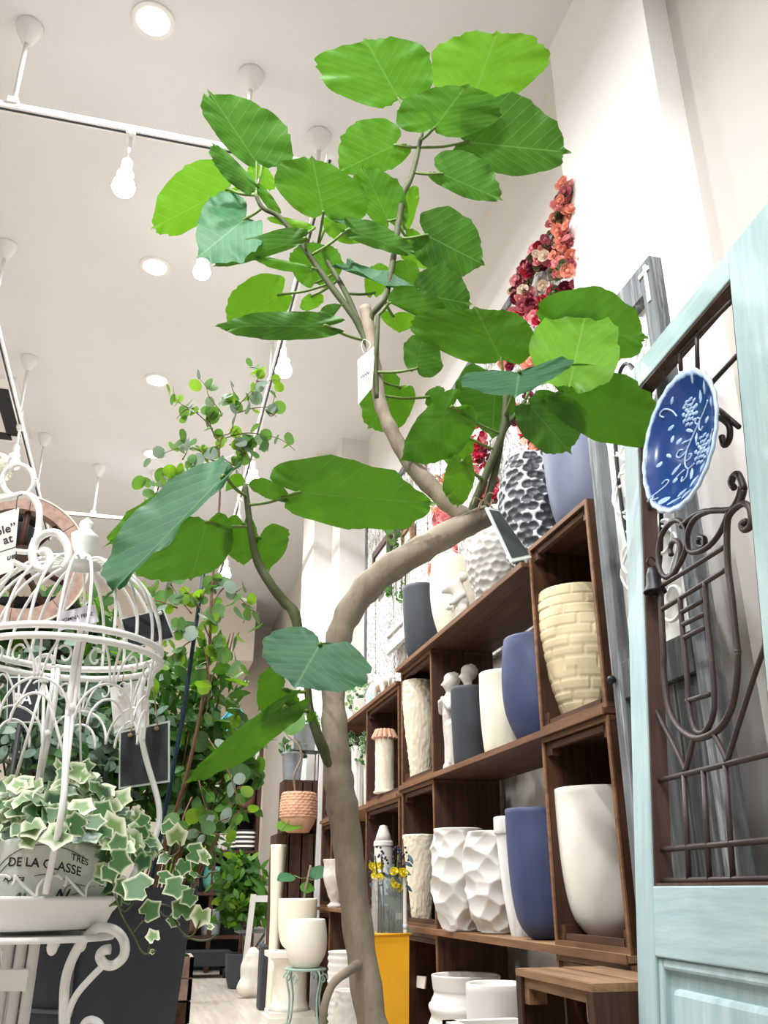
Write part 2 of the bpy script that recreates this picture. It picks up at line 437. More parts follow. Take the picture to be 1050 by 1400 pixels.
def rail(p, q, label, hangers, zr=3.9):
    p, q = Vector(p), Vector(q); t = thing('track_rail', label, 'light track', p)
    d = (q - p); n = Vector((d.y, -d.x, 0)).normalized()
    m = MB(p); m.ob(p - n * 0.018, d, n * 0.036, (0, 0, 0.03)); m.build('track', 'white', t, False)
    m = MB(p); m.ob(p - n * 0.006 - Vector((0, 0, 0.002)), d, n * 0.012, (0, 0, 0.003)); m.build('slot', 'dark', t, False)
    for x, y in hangers:
        m = MB(p); m.tube([(x, y, zr + 0.03), (x, y, HC - 0.06)], 0.011, 10); m.build('rod', 'white', t)
        m = MB(p); m.lathe([(0.014, -0.11), (0.024, -0.105), (0.05, -0.05), (0.062, -0.012), (0.062, 0.0)], 28, (x, y, HC)); m.build('canopy', 'white', t)
        m = MB(p); m.box(x - .022, x + .022, y - .022, y + .022, zr + 0.028, zr + 0.06); m.build('clamp', 'white', t, False)
rail((-2.6, 3.17, 3.9), (0.50, 3.17, 3.9), 'white ceiling light track running across at the upper left', [(-.87, 3.17), (.15, 3.17)])
rail((0.54, 3.1, 3.9), (0.54, 9.6, 3.9), 'long white ceiling light track running back behind the fig leaves', [(.54, 3.46), (.54, 5.2), (.54, 7.2), (.54, 9.2)])
rail((-1.17, 3.6, 3.9), (-1.17, 8.6, 3.9), 'white ceiling light track over the wagon wheel at the left edge', [(-1.17, 4.79), (-1.17, 6.09), (-1.17, 7.36)])
rail((-1.1, 7.88, 3.9), (0.48, 7.88, 3.9), 'far white light track crossing behind the birdcage finial', [(-.73, 7.88), (-.2, 7.88)])

def spot_lamp(x, y, label, target, zr=3.9, drop=0.32, power=None):
    t = thing('track_spotlight', label, 'spotlight', (x, y, zr))
    m = MB(); m.box(-.02, .02, -.03, .03, -.03, 0); m.build('adapter', 'white', t, False)
    m = MB(); m.tube([(0, 0, -.03), (0, 0, -drop * 0.55)], 0.008, 8); m.build('stem', 'white', t)
    m = MB(); m.lathe([(0.016, 0), (0.024, -0.01), (0.026, -0.07), (0.036, -0.075), (0.036, -0.085), (0.03, -0.085)], 24, (0, 0, -drop * 0.5)); m.build('socket', 'white', t, 'auto')
    z = -drop * 0.5 - 0.085
    m = MB(); m.lathe([(0.024, z), (0.032, z - 0.02), (0.046, z - 0.05), (0.05, z - 0.075), (0.042, z - 0.095), (0.02, z - 0.106), (0.0005, z - 0.108)], 24); m.build('bulb', 'bulb', t)
    area('spot_lamp_light', (0, 0, z - 0.125), power or TRACK_POWER, 0.09, parent=t)
spot_lamp(-.36, 3.17, 'white spotlight hanging from the nearer cross track at the upper left', None)
p = at_z(276, 371, 4.02); spot_lamp(p.x, p.y, 'glaring spotlight bulb below the leftmost fig leaves', None, 4.42, 0.5, 30)
for py, s in ((520, 'white spotlight on the long track right of the gum tree top'), (686, 'white spotlight on the long track beside the fig twig'),
              (765, 'white spotlight on the long track above the lower gum leaves'), (832, 'farthest white spotlight in view on the long track, at the gum branch')):
    X, Y, Z, hh = ray(387 - (py - 520) * 0.262, py); y = 0.54 / X * Y if X > 5 else 9.0
    zz = CAM.z + Z * (y / Y); spot_lamp(0.54, y, s, None)
spot_lamp(-1.17, 6.2, 'white spotlight shining through the ring of the left lantern', None)

# an unseen cross track, added so its spots brighten shelves, cage and doors
rail((-2.6, .55, 3.9), (0.9, .55, 3.9), 'white light track added out of view overhead to carry the extra spotlights', [(-1.8, .55), (.5, .55)])
def unseen_spot(x, y, target, power, label, zr=3.9, spread=75):
    t = thing('track_spotlight', label, 'spotlight', (x, y, zr)); d = (Vector(target) - Vector((x, y, zr - .12))).normalized()
    m = MB(); m.box(-.02, .02, -.03, .03, -.03, 0); m.build('adapter', 'white', t, False)
    m = MB(); m.tube([(0, 0, -.03), (0, 0, -.12)], 0.008, 8); m.build('stem', 'white', t)
    c = Vector((0, 0, -.12)); m = MB(); m.tube([c - d * .05, c - d * .04, c + d * .06, c + d * .09], [.02, .034, .036, .05], 20); m.build('socket', 'white', t, 'auto')
    m = MB(); m.tube([c + d * .0895, c + d * .10, c + d * .105], [.046, .03, .004], 20); m.build('bulb', 'bulb', t)
    area('spot_lamp_light', c + d * .12, power, .09, target=c + d * 2, spread=spread, parent=t)
for x, y, tg, pw, s in ((-1.2, .55, (1.3, 2.6, 1.1), SPOT_POWER, 'added unseen spotlight brightening the near end of the shelf'), (-.3, .55, (1.3, 3.4, 1.2), SPOT_POWER, 'added unseen spotlight brightening the middle of the shelf'),
                        (-2.0, .55, (-.6, 2.0, .9), SPOT_POWER * .5, 'added unseen spotlight brightening the birdcage'), (.2, .55, (1.4, 2.2, 2.4), SPOT_POWER * .3, 'added unseen spotlight brightening the leaning doors')):
    unseen_spot(x, y, tg, pw, s)

# air conditioner cassette set in the ceiling
t = thing('ceiling_air_conditioner', 'square ceiling air conditioner cassette with dark louvres at the left edge', 'air conditioner', (-1.85, 6.95, HC))
m = MB(); m.box(-.55, .55, -.55, .55, -.035, 0); m.build('housing', 'white', t, False)
m = MB(); m.box(-.3, .3, -.3, .3, -.05, -.035); m.build('intake_grille', 'cream', t, False)
for k in range(4):
    m = MB(); r = Matrix.Rotation(k * math.pi / 2, 3, 'Z')
    m.ob(r @ Vector((-.4, .37, -.045)), r @ Vector((.8, 0, 0)), r @ Vector((0, .12, 0)), (0, 0, .012)); m.build('louvre', 'black', t, False)

# ------------------------------------------------------------------ shelves of crates
SX = 1.2                        # plane of the shelf fronts
def crate(x0, x1, y0, y1, z0, z1, label, mt='crate', group=None, floor_slats=2, open_side='x'):
    """a box of slats lying open towards -X"""
    o = Vector((x0, (y0 + y1) / 2, z0)); t = thing('wooden_crate', label, 'crate', o, group); w = 0.014; rnd = random.Random(int(y0 * 1000 + z0 * 77))
    mh = 'crate_h' if mt == 'crate' else mt
    hz = z1 - z0; dx = x1 - x0
    for s in (0, 1):            # two side walls of two upright slats each
        ya = y0 if s == 0 else y1 - w
        for k in range(2):
            xa = x0 + dx * k / 2; j = rnd.uniform(0, 0.002)
            m = MB(o); m.box(xa + 0.001, xa + dx / 2 - 0.003, ya + (j if s == 0 else -j), ya + w + (j if s == 0 else -j), z0 + w, z1 - w); m.build('slat', mt, t, False)
    for za in (z0, z1 - w):     # floor and lid slats
        for k in range(2):
            xa = x0 + dx * k / 2; m = MB(o); m.box(xa + 0.001, xa + dx / 2 - 0.003, y0, y1, za, za + w); m.build('slat', mh, t, False)
    n = 4
    for k in range(n):          # back slats with gaps
        ya = y0 + w + (y1 - y0 - 2 * w) * k / n
        m = MB(o); m.box(x1 - 0.012, x1, ya + 0.005, ya + (y1 - y0 - 2 * w) / n - 0.005, z0 + w, z1 - w); m.build('slat', mt, t, False)
    for ya in (y0 + w, y1 - w - 0.035):   # corner blocks at the mouth
        for za in (z0 + w, z1 - w - 0.04):
            m = MB(o); yo = ya + 0.035 if ya < (y0 + y1) / 2 else ya; dy = -0.035 if ya < (y0 + y1) / 2 else 0.035
            m.ob((x0 + 0.006, ya, za), (0.03, 0, 0), (0, 0.035, 0), (0, 0, 0.04)); m.build('corner_block', mh, t, False)
    for za in (z0 + w, z1 - w - 0.022):
        m = MB(o); m.box(x0 + 0.006, x0 + 0.024, y0 + w + 0.03, y1 - w - 0.03, za, za + 0.018); m.build('rail', mh, t, False)
    e = 'crate_lit_edge'  # strips added so the front edges look lit
    for q in ((y0, y0 + w, z0, z1), (y1 - w, y1, z0, z1), (y0 + w, y1 - w, z0, z0 + w), (y0 + w, y1 - w, z1 - w, z1)):
        m = MB(o); m.box(x0 - .006, x0 - .0005, *q); m.build('front_edge', e, t, False)
    return t
def board(name, x0, x1, y0, y1, z0, z1, label, mt='crate_h'):
    m = MB((x0, (y0 + y1) / 2, z0)); m.box(x0, x1, y0, y1, z0, z1); o = m.build(name, mt, None, False)
    bv = o.modifiers.new('b', 'BEVEL'); bv.width = 0.003; bv.segments = 1
    e = MB((x0, (y0 + y1) / 2, z0)); e.box(x0 - .005, x0 - .0005, y0, y1, z0, z1); e.build('front_edge', 'crate_lit_edge', o, False)
    return tag(o, label, 'shelf board')
XB = 1.5
YA0, YA1, YB0, YB1 = 2.19, 2.63, 3.77, 4.28
ZL, ZM, ZT = 0.608, 1.216, 1.79
crate(SX, XB, YA0, YA1, ZM, 1.84, 'brown crate framing the straw brick-patterned pot')
crate(SX, XB, YA0, YA1, ZL, ZM - 0.022, 'brown crate framing the tall cream pot beside the blue door')
crate(SX, XB, YA0, YA1, 0.02, ZL - 0.024, 'pale edged crate right under the lowest shelf board', 'pale_wood')
crate(SX, XB, YB0, YB1, ZM, ZT - 0.022, 'dark crate framing the upper tall sandstone vase')
crate(SX, XB, YB0, YB1, ZL, ZM - 0.022, 'dark crate framing the lower tapered sandstone vase')
crate(SX, XB, YB0, YB1, 0.0, ZL - 0.024, 'dark crate around the charcoal ribbed pot at floor level')
board('shelf_board', 1.17, XB, YA1 + 0.004, YB1, ZT - 0.02, ZT, 'topmost brown shelf board carrying the scale textured pots')
board('shelf_board', SX - 0.015, XB, YA0, YB1, ZM - 0.02, ZM, 'brown shelf board carrying the round navy pot and the cherubs')
board('shelf_board', SX - 0.015, XB, YA0, YB1, ZL - 0.022, ZL, 'lowest brown shelf board under the faceted white pots', 'pale_wood')
# second block, further along the wall
YC0, YC1, YD0, YD1 = 4.33, 5.03, 6.0, 6.35
Z2L, Z2M, Z2T = 0.65, 1.19, 1.74
for z0, z1, s in ((0, Z2L - .022, 'dark crate behind the yellow bin at floor level'), (Z2L, Z2M - .022, 'dark crate behind the bouquet buckets holding a white house pot'),
                  (Z2M, Z2T - .022, 'dark crate holding the pale tower planter')):
    crate(SX, XB, YC0, YC1, z0, z1, s, 'old_crate')
board('shelf_board', SX - .015, XB, YC0, YD1, Z2T - .02, Z2T, 'far upper shelf board carrying the cow and horse figures')
board('shelf_board', SX - .015, XB, YC0, YD1, Z2M - .02, Z2M, 'far middle shelf board carrying the ivy trough', 'pale_wood')
board('shelf_board', SX - .015, XB, YC0, YD1, Z2L - .02, Z2L, 'far low shelf board behind the fig trunk', 'pale_wood')
for z0, z1, s in ((0, Z2L - .022, 'farthest dark crate column of the wall shelf, at floor level'), (Z2L, Z2M - .022, 'farthest dark crate column of the wall shelf, second from floor'),
                  (Z2M, Z2T - .022, 'farthest dark crate column of the wall shelf, topmost')):
    crate(SX, XB, YD0, YD1, z0, z1, s, 'old_crate')

# big crate on the floor in front of the shelf
o = Vector((1.04, 2.06, 0)); t = thing('wooden_crate', 'worn brown crate standing on the floor in front of the shelf, beside the door', 'crate', o)
x0, x1, y0, y1, zc = 0.93, 1.16, 1.87, 2.28, 0.578
for k in range(2):
    xa = x0 + k * 0.118; m = MB(o); m.box(xa, xa + 0.108, y0, y1, zc - .016, zc); m.build('slat', 'pale_wood', t, False)
    m = MB(o); m.box(xa, xa + 0.112, y0, y0 + .014, 0, zc - .017); m.build('slat', 'crate', t, False)
    m = MB(o); m.box(xa, xa + 0.112, y1 - .014, y1, 0, zc - .017); m.build('slat', 'crate', t, False)
for k in range(3):
    ya = y0 + .016 + k * .128; m = MB(o); m.box(x1 - .012, x1, ya, ya + .115, 0, zc - .017); m.build('slat', 'crate', t, False)
m = MB(o); m.box(x0, x1, y0 + .014, y1 - .014, 0.0, .016); m.build('slat', 'crate', t, False)
for ya in (y0 + .014, y1 - .054):
    m = MB(o); m.box(x0 + .004, x0 + .05, ya, ya + .04, zc - .075, zc - .016); m.build('corner_block', 'pale_wood', t, False)
m = MB(o); m.box(x0 + .004, x0 + .02, y0 + .054, y1 - .054, zc - .04, zc - .016); m.build('rail', 'pale_wood', t, False)

for ya in (y0, y1 - .03):
    m = MB(o); m.box(x0 - .006, x0 - .0005, ya, ya + .03, 0, zc - .017); m.build('post', 'crate', t, False)
m = MB(o); m.box(x0 - .006, x0 - .0005, y0, y1, zc - .016, zc - .001); m.build('front_edge', 'pale_wood', t, False)

# ------------------------------------------------------------------ pots
def smoothprof(p, k=5):
    q = crv([(r, 0, z) for r, z in p], k); return [(max(1e-4, a.x), a.z) for a in q]
def pot_shape(prof, R, Hh, wall=0.012, k=5):
    out = smoothprof([(r * R, z * Hh) for r, z in prof], k)
    tr = out[-1][0]
    w = min(wall, tr * 0.2)
    inner = [(tr - w * 0.3, Hh + w * 0.25), (tr - w, Hh - w * 0.1), (max(0.01, tr - w * 1.3), Hh * 0.7), (0.001, Hh * 0.66)]
    return [(0.001, 0.0)] + out + inner
def fit(x0, x1, ytop, zbase, X, ymid=None, Hh=None):
    ym = ymid or ytop + 60
    p = at_x((x0 + x1) / 2, ym, X); h = hdist(p)
    _, _, _, hm = ray((x0 + x1) / 2, ym); R = (x1 - x0) / 2 * h / hm
    _, _, Z, ht = ray((x0 + x1) / 2, ytop); hh = h - R * 0.9 if Z > 0 else h + R * 0.7
    z = CAM.z + hh * Z / ht
    return Vector((X, p.y, zbase)), R, Hh or (z - zbase)
def pot(name, label, cat, box, zbase, X, prof, mt, n=44, fn=None, k=5, smooth=True, rim=None, Hh=None, group=None, ymid=None):
    x0, x1, yt = box; loc, R, Hh = fit(x0, x1, yt, zbase, X, ymid, Hh)
    m = MB(); m.lathe(pot_shape(prof, R, Hh, k=k), n, fn=(None if fn is None else (lambda r, z, w, i: fn(r, z, w, i, R, Hh))))
    if rim: m.attr = [rim(p, R, Hh) for p in m.v]
    o = m.build(name, mt, None, smooth); o.location = loc
    return tag(o, label, cat, group), R, Hh, loc
CYL = [(0.62, 0), (0.72, 0.03), (0.88, 0.3), (0.97, 0.65), (1.0, 1.0)]
EGG = [(0.5, 0), (0.62, 0.05), (0.92, 0.35), (1.0, 0.65), (0.9, 1.0)]
ROUND = [(0.55, 0), (0.66, 0.04), (0.93, 0.28), (1.0, 0.55), (0.95, 0.85), (0.88, 1.0)]
BULL = [(0.3, 0), (0.5, 0.03), (0.78, 0.15), (0.93, 0.38), (0.99, 0.7), (1.0, 1.0)]
STR = [(0.86, 0), (0.93, 0.04), (0.97, 0.35), (1.0, 0.7), (1.0, 1.0)]
TAPER = [(0.5, 0), (0.54, 0.03), (0.7, 0.3), (0.88, 0.7), (1.0, 1.0)]

def rough_fn(amp, sc, seed=0):
    def f(r, z, w, i, R, Hh):
        q = Vector((math.cos(w) * R * sc, math.sin(w) * R * sc + seed, z * sc)); return r + amp * noise.noise(q) if r > 0.02 else r
    return f
def scales(nr, nc, amp):
    def f(r, z, w, i, R, Hh):
        if r < R * 0.4: return r
        return r + amp * scale_mask(z / Hh, w, nr, nc)
    return f
def scale_mask(v, w, nr, nc):
    a = v * nr; row = math.floor(a); b = (w / (2 * math.pi)) * nc + 0.5 * (row % 2); c = math.floor(b)
    dx = abs(b - c - 0.5) * 2; dy = (a - row)
    edge = max(dx ** 3, 1 - abs(dy) if dy < .3 else dy)
    jit = 0.25 * math.sin(row * 12.9 + c * 4.1)
    return max(0.0, min(1.0, (1 - max(dx ** 4, abs(2 * dy - 1) ** 3)) + jit))
def cell_dist(v, w, nr, nc, seed=0, jit=.2):
    """squared distance to the nearest centre of a staggered, jittered honeycomb (0 in a hollow, large on the ridges)"""
    a = v * nr; b = w / (2 * math.pi) * nc; best = 9
    for r_ in range(int(math.floor(a)) - 1, int(math.floor(a)) + 2):
        sh = 0.5 * (r_ % 2)
        for c_ in range(int(math.floor(b - sh)) - 1, int(math.floor(b - sh)) + 2):
            cc = c_ % nc; jx = jit * math.sin(r_ * 12.9 + cc * 78.2 + seed); jy = jit * math.sin(r_ * 39.3 + cc * 11.1 + seed * 3)
            d = (a - r_ - .5 - jy) ** 2 + (b - sh - c_ - .5 - jx) ** 2
            if d < best: best = d
    return min(.6, best)
P = pot
# topmost board
P('ceramic_pot', 'matt charcoal pot with a white sticker on the top shelf board', 'pot', (551, 603, 797), ZT, 1.29, BULL, 'charcoal', ymid=850)
P('ceramic_pot', 'ivory egg shaped pot on the top board, between charcoal pot and mouse figure', 'pot', (588, 650, 757), ZT, 1.29, EGG, 'cream2', ymid=815)
def dense(prof, k): return prof
P('textured_pot', 'white scale textured pot on the top board behind the hanging slate', 'pot', (637, 724, 690), ZT, 1.30, [(.5, 0), (.6, .04), (.9, .3), (1, .6), (.92, 1)], 'whitepot', n=150, fn=lambda r, z, w, i, R, Hh: r + (.024 * (cell_dist(z / Hh, w, 13, 20, 2) - .25) if r > .45 * R else 0), k=26, ymid=755)
P('textured_pot', 'black pot covered with white scales on the top shelf board', 'pot', (681, 784, 612), ZT, 1.33, [(.5, 0), (.58, .04), (.88, .25), (1, .55), (.92, .8), (.76, 1)], 'scale_pot', n=180, fn=lambda r, z, w, i, R, Hh: r + (.024 * (cell_dist(z / Hh, w, 15, 21, 5) - .25) if r > .45 * R else 0), k=26,
  rim=lambda p, R, Hh: min(1, cell_dist(p.z / Hh, math.atan2(p.y, p.x) % (2 * math.pi), 15, 21, 5) * 1.1 + .08) if p.z > .1 * Hh else 0.2, ymid=680)
P('ceramic_pot', 'large grey blue pot at the near end of the shelf top', 'pot', (744, 850, 560), 1.84, 1.36, BULL, 'greyblue', ymid=640)
# upper compartment
def bricks(r, z, w, i, R, Hh):
    if r < R * 0.45 or z < 0.06 * Hh: return r
    a = z / Hh * 13; row = math.floor(a); b = w / (2 * math.pi) * 7 + (row * 0.37) % 1; c = math.floor(b)
    d = min((a - row), 1 - (a - row)) * Hh / 13; e = min(b - c, 1 - (b - c)) * 2 * math.pi * r / 7
    jj = 0.001 * math.sin(row * 7.3 + c * 3.1)
    return r + (jj if min(d, e * .6) > 0.0026 else -0.0032)
P('brick_pattern_pot', 'straw coloured pot carved in a brick pattern, inside the top near crate', 'pot', (738, 852, 797), ZM + .016, 1.345, [(.5, 0), (.56, .03), (.82, .3), (.98, .65), (1, .85), (.95, 1)], 'brickpot', n=240, fn=bricks, k=26, ymid=880)
P('ceramic_pot', 'round navy pot standing against the brick-pattern pot crate', 'pot', (686, 784, 863), ZM, 1.30, ROUND, 'navy', ymid=930)
P('ceramic_pot', 'plain cream pot between the navy pot and the charcoal pot', 'pot', (656, 722, 915), ZM, 1.28, [(.8, 0), (.88, .04), (.96, .3), (1, .65), (.98, 1)], 'cream2', ymid=965)
P('ceramic_pot', 'charcoal straight sided pot in front of the cherub statue', 'pot', (617, 668, 937), ZM, 1.25, STR, 'charcoal', ymid=985)
P('tall_vase', 'tall rough sandstone vase in the upper far crate', 'vase', (551, 597, 928), ZM + .016, 1.27, [(.52, 0), (.56, .02), (.7, .25), (.95, .65), (1, .9), (.96, 1)], 'sand', n=90, fn=rough_fn(.006, 90), k=14, ymid=990)
# middle compartment
P('ceramic_pot', 'tall cream bullet shaped pot in the crate beside the blue door', 'pot', (763, 882, 1074), ZL + .016, 1.345, BULL, 'cream', ymid=1150)
P('ceramic_pot', 'navy bullet shaped pot beside the limewashed pot', 'pot', (694, 782, 1104), ZL, 1.28, BULL, 'navy', ymid=1180)
P('ceramic_pot', 'limewashed white pot with a rimmed lip, half hidden by the navy pot', 'pot', (678, 742, 1116), ZL, 1.30, [(.45, 0), (.5, .03), (.76, .4), (.92, .84), (1, .86), (1, 1)], 'limewash', k=4, ymid=1190)
def facets(seed, nr=6, nc=9):
    def f(r, z, w, i, R, Hh):
        if r < R * .35: return r
        return r * (1 + 0.11 * math.sin(i * 91.7 + round(w * nc / (2 * math.pi) * 2) * 37.3 + seed))
    return f
def facet_pot(label, box, X, seed):
    prof = [(.46, 0), (.58, .04), (.86, .25), (.99, .5), (1, .7), (.94, .9), (.9, 1)]
    o, *_ = P('faceted_pot', label, 'pot', box, ZL, X, prof, 'whitepot', n=132, k=22, ymid=1195, fn=lambda r, z, w, i, R, Hh: r + (.036 * R / .1 * (cell_dist(z / Hh, w, 6, 9, seed, .33) - .3) * min(1, max(0, (Hh - z) / (.05 * Hh))) if r > .45 * R and z > .02 * Hh else 0))
facet_pot('left of the two faceted white pots on the lowest shelf board', (590, 666, 1132), 1.22, 3)
facet_pot('right of the two faceted white pots, beside the limewashed pot', (637, 714, 1136), 1.28, 8)
P('tall_vase', 'tapered sandstone vase in the lower far crate', 'vase', (551, 600, 1141), ZL + .016, 1.265, [(.48, 0), (.52, .02), (.66, .3), (.86, .7), (1, 1)], 'sand', n=90, fn=rough_fn(.006, 90, 7), k=14, ymid=1190)
# floor row
P('ribbed_pot', 'charcoal knitted texture pot with a white tag, on the floor crate', 'pot', (554, 600, 1314), 0.034, 1.335, [(.8, 0), (.85, .03), (.95, .5), (1, 1)], 'charcoal', n=90, fn=lambda r, z, w, i, R, Hh: r + .002 * math.sin(z * 500 + math.sin(w * 20)), k=30, ymid=1360)
P('ribbed_pot', 'large white pot with broad horizontal ribs on the floor', 'pot', (586, 690, 1330), 0.0, 1.26, [(.78, 0), (.85, .03), (.95, .4), (.97, .75), (.86, .86), (.88, .9), (.92, 1)], 'whitepot', n=60, fn=lambda r, z, w, i, R, Hh: r + (.006 * math.sin(z * 95 + .6 * math.sin(w * 2)) if r > R * .7 and z < .8 * Hh else 0), k=14, ymid=1370)
P('planter_pot', 'plain white pot beside the ribbed white pot on the floor', 'pot', (638, 722, 1342), 0.0, 1.12, STR, 'whitepot', ymid=1380)
lc = at_x(690, 1385, 1.04); t = thing('square_planter', 'square white moulded planter in front of the floor pots', 'planter', (1.02, lc.y - .02, 0))
def sq_frame(m, r, z0, z1, w):
    for a in range(4):
        R_ = Matrix.Rotation(a * math.pi / 2, 3, 'Z'); m.ob(R_ @ Vector((-r, -r, z0)), R_ @ Vector((2 * r, 0, 0)), R_ @ Vector((0, w, 0)), (0, 0, z1 - z0))
m = MB(); sq_frame(m, .10, 0, .35, .02); m.box(-.09, .09, -.09, .09, 0, .25); m.build('body', 'limewash', t, False)
m = MB(); sq_frame(m, .13, .385, .41, .035); m.build('rim', 'whitepot', t, False)
m = MB(); sq_frame(m, .115, .345, .385, .03); m.build('moulding', 'limewash', t, False)
# stickers
def card(name, corners, mt, label, cat, thick=0.002, parent=None):
    c = [Vector(q) for q in corners]; o = sum(c, Vector()) / 4; n = (c[1] - c[0]).cross(c[3] - c[0]).normalized() * thick
    m = MB(o); m.add(c + [q + n for q in c], [(0, 3, 2, 1), (4, 5, 6, 7), (0, 1, 5, 4), (1, 2, 6, 5), (2, 3, 7, 6), (3, 0, 4, 7)])
    ob = m.build(name, mt, parent, False)
    return tag(ob, label, cat) if not parent else ob
def on_x(x, pts): return [at_x(px, py, x) for px, py in pts]
card('price_sticker', on_x(1.222, [(551, 843), (551, 827), (560, 822), (560, 838)]), 'card', 'small white price sticker on the charcoal pot of the top board', 'price tag')
card('price_tag', on_x(1.252, [(569, 1350), (570, 1334), (582, 1335), (580, 1352)]), 'card', 'white paper tag on the charcoal knitted texture pot', 'price tag', 0.006)

# statues
def kid(x, y, z, s, lean, flip):
    q = lambda a, b_, c: (x + (a * flip + lean * c) * s * 0.3, y + b_ * s, z + c * s)
    ch = [[(q(0, .07 * flip, .02), .045 * s), (q(0, .06 * flip, .22), .05 * s), (q(0, .04 * flip, .42), .075 * s), (q(0, 0, .55), .095 * s), (q(0, 0, .72), .085 * s), (q(0, 0, .80), .04 * s)],
          [(q(0, -.06 * flip, .02), .045 * s), (q(0, -.05 * flip, .22), .05 * s), (q(0, -.03 * flip, .42), .075 * s)],
          [(q(0, 0, .80), .04 * s), (q(-.05, 0, .90), .078 * s), (q(.1, 0, .94), .085 * s), (q(0, .03, .97), .07 * s)],
          [(q(0, .09, .74), .04 * s), (q(-.2, .14, .60), .036 * s), (q(-.35, .05, .70), .032 * s)],
          [(q(0, -.09, .74), .04 * s), (q(-.2, -.16, .60), .036 * s), (q(-.35, -.04, .72), .032 * s)],
          [(q(-.25, .03, .91), .018 * s), (q(-.33, .03, .89), .012 * s)]]
    for k in range(26):         # curls over the crown and back of the head
        t_ = (k + .5) / 26; zc_ = 1 - 1.15 * t_; rr_ = math.sqrt(max(0, 1 - zc_ * zc_)); a = k * 2.4
        dx = rr_ * math.cos(a) * .085
        if dx < -.02 and zc_ < .45: continue
        ch.append([(q(.1 + dx / .3, rr_ * math.sin(a) * .085, .945 + zc_ * .088), .024 * s)])
    return ch
sp = at_x(619, 985, 1.25); o = Vector((1.28, sp.y, ZM))
ch = kid(1.24, sp.y + .02, ZM + .03, .38, 0.1, 1) + kid(1.30, sp.y - .10, ZM + .05, .37, -.1, 1)
ch.append([((1.24, sp.y + .03, ZM + .016), .03), ((1.33, sp.y - .11, ZM + .016), .03)]); ch.append([((1.30, sp.y + .05, ZM + .016), .03), ((1.27, sp.y - .06, ZM + .016), .03)])
tag(blob('cherub_statue', ch, 'plaster', None, o, .005, 3), 'white plaster statue of two curly haired children behind the charcoal pot', 'statue')
bpy.data.objects[-1] if False else None
sm = at_x(634, 790, 1.27); x, y, z = 1.25, sm.y, ZT
ch = [[((x, y + .02, z + .02), .028), ((x, y + .015, z + .08), .035), ((x, y, z + .12), .04), ((x, y, z + .16), .03), ((x - .015, y + .015, z + .20), .038), ((x - .045, y + .05, z + .195), .020), ((x - .055, y + .065, z + .19), .012)],
      [((x, y - .02, z + .02), .026), ((x, y - .02, z + .08), .03)], [((x - .01, y + .035, z + .15), .016), ((x - .05, y + .04, z + .12), .013), ((x - .05, y + .02, z + .10), .012)],
      [((x, y - .035, z + .15), .016), ((x - .045, y - .03, z + .11), .013)], [((x + .01, y - .02, z + .235), .022)], [((x + .01, y + .02, z + .24), .02)],
      [((x - .012, y - .02, z + .022), .02)], [((x - .012, y + .02, z + .022), .02)]]
tag(blob('mouse_figure', ch, 'plaster', None, Vector((x, y, z)), .0035, 3), 'small white upright mouse figure beside the ivory egg shaped pot', 'figurine')
def beast(name, label, mt, x, y, z, L, Ht, legs_mt=None):
    f = lambda a, b_, c: (x + b_ * L, y + a * L, z + c * Ht)
    ch = [[(f(-.42, 0, .66), .13 * L), (f(-.15, 0, .64), .15 * L), (f(.2, 0, .66), .14 * L), (f(.36, 0, .78), .10 * L), (f(.5, 0, .95), .085 * L), (f(.66, 0, .88), .055 * L)],
          [(f(.46, .07, 1.04), .03 * L), (f(.44, .1, 1.1), .015 * L)], [(f(.46, -.07, 1.04), .03 * L), (f(.44, -.1, 1.1), .015 * L)],
          [(f(-.52, 0, .7), .03 * L), (f(-.6, 0, .5), .02 * L), (f(-.6, 0, .3), .024 * L)]]
    for a in (-.38, .26):
        for s in (-.09, .09):
            ch.append([(f(a, s, .55), .075 * L), (f(a + (.03 if a > 0 else -.05), s, .28), .045 * L), (f(a, s, .05), .04 * L)])
    tag(blob(name, ch, mt, None, Vector((x, y, z)), .006, 4), label, 'figurine')
p = at_x(520, 925, 1.27); beast('cow_figure', 'cream cow figure on the far upper shelf board', 'cream', 1.28, p.y, Z2T, .26, .20)
p = at_x(551, 905, 1.28); beast('horse_figure', 'small brown grey horse figure right of the cow figure', 'chocolate', 1.3, 4.45, Z2T, .17, .16)

# ------------------------------------------------------------------ the fig tree (ficus umbellata)
PB = at(545, 1560, 2.0); PB = Vector((PB.x, PB.y, 0.0))
fig = thing('fig_tree', 'tall umbrella leaf fig tree with a bent grey trunk in the middle of the shop', 'potted tree', PB)
m = MB(); m.lathe(pot_shape(CYL, .17, .26), 40); m.build('pot', 'whitepot', fig)
m = MB(); m.lathe([(.001, .2), (.12, .205), (.148, .2), (.12, .19), (.001, .19)], 24); m.build('soil', 'soil', fig)

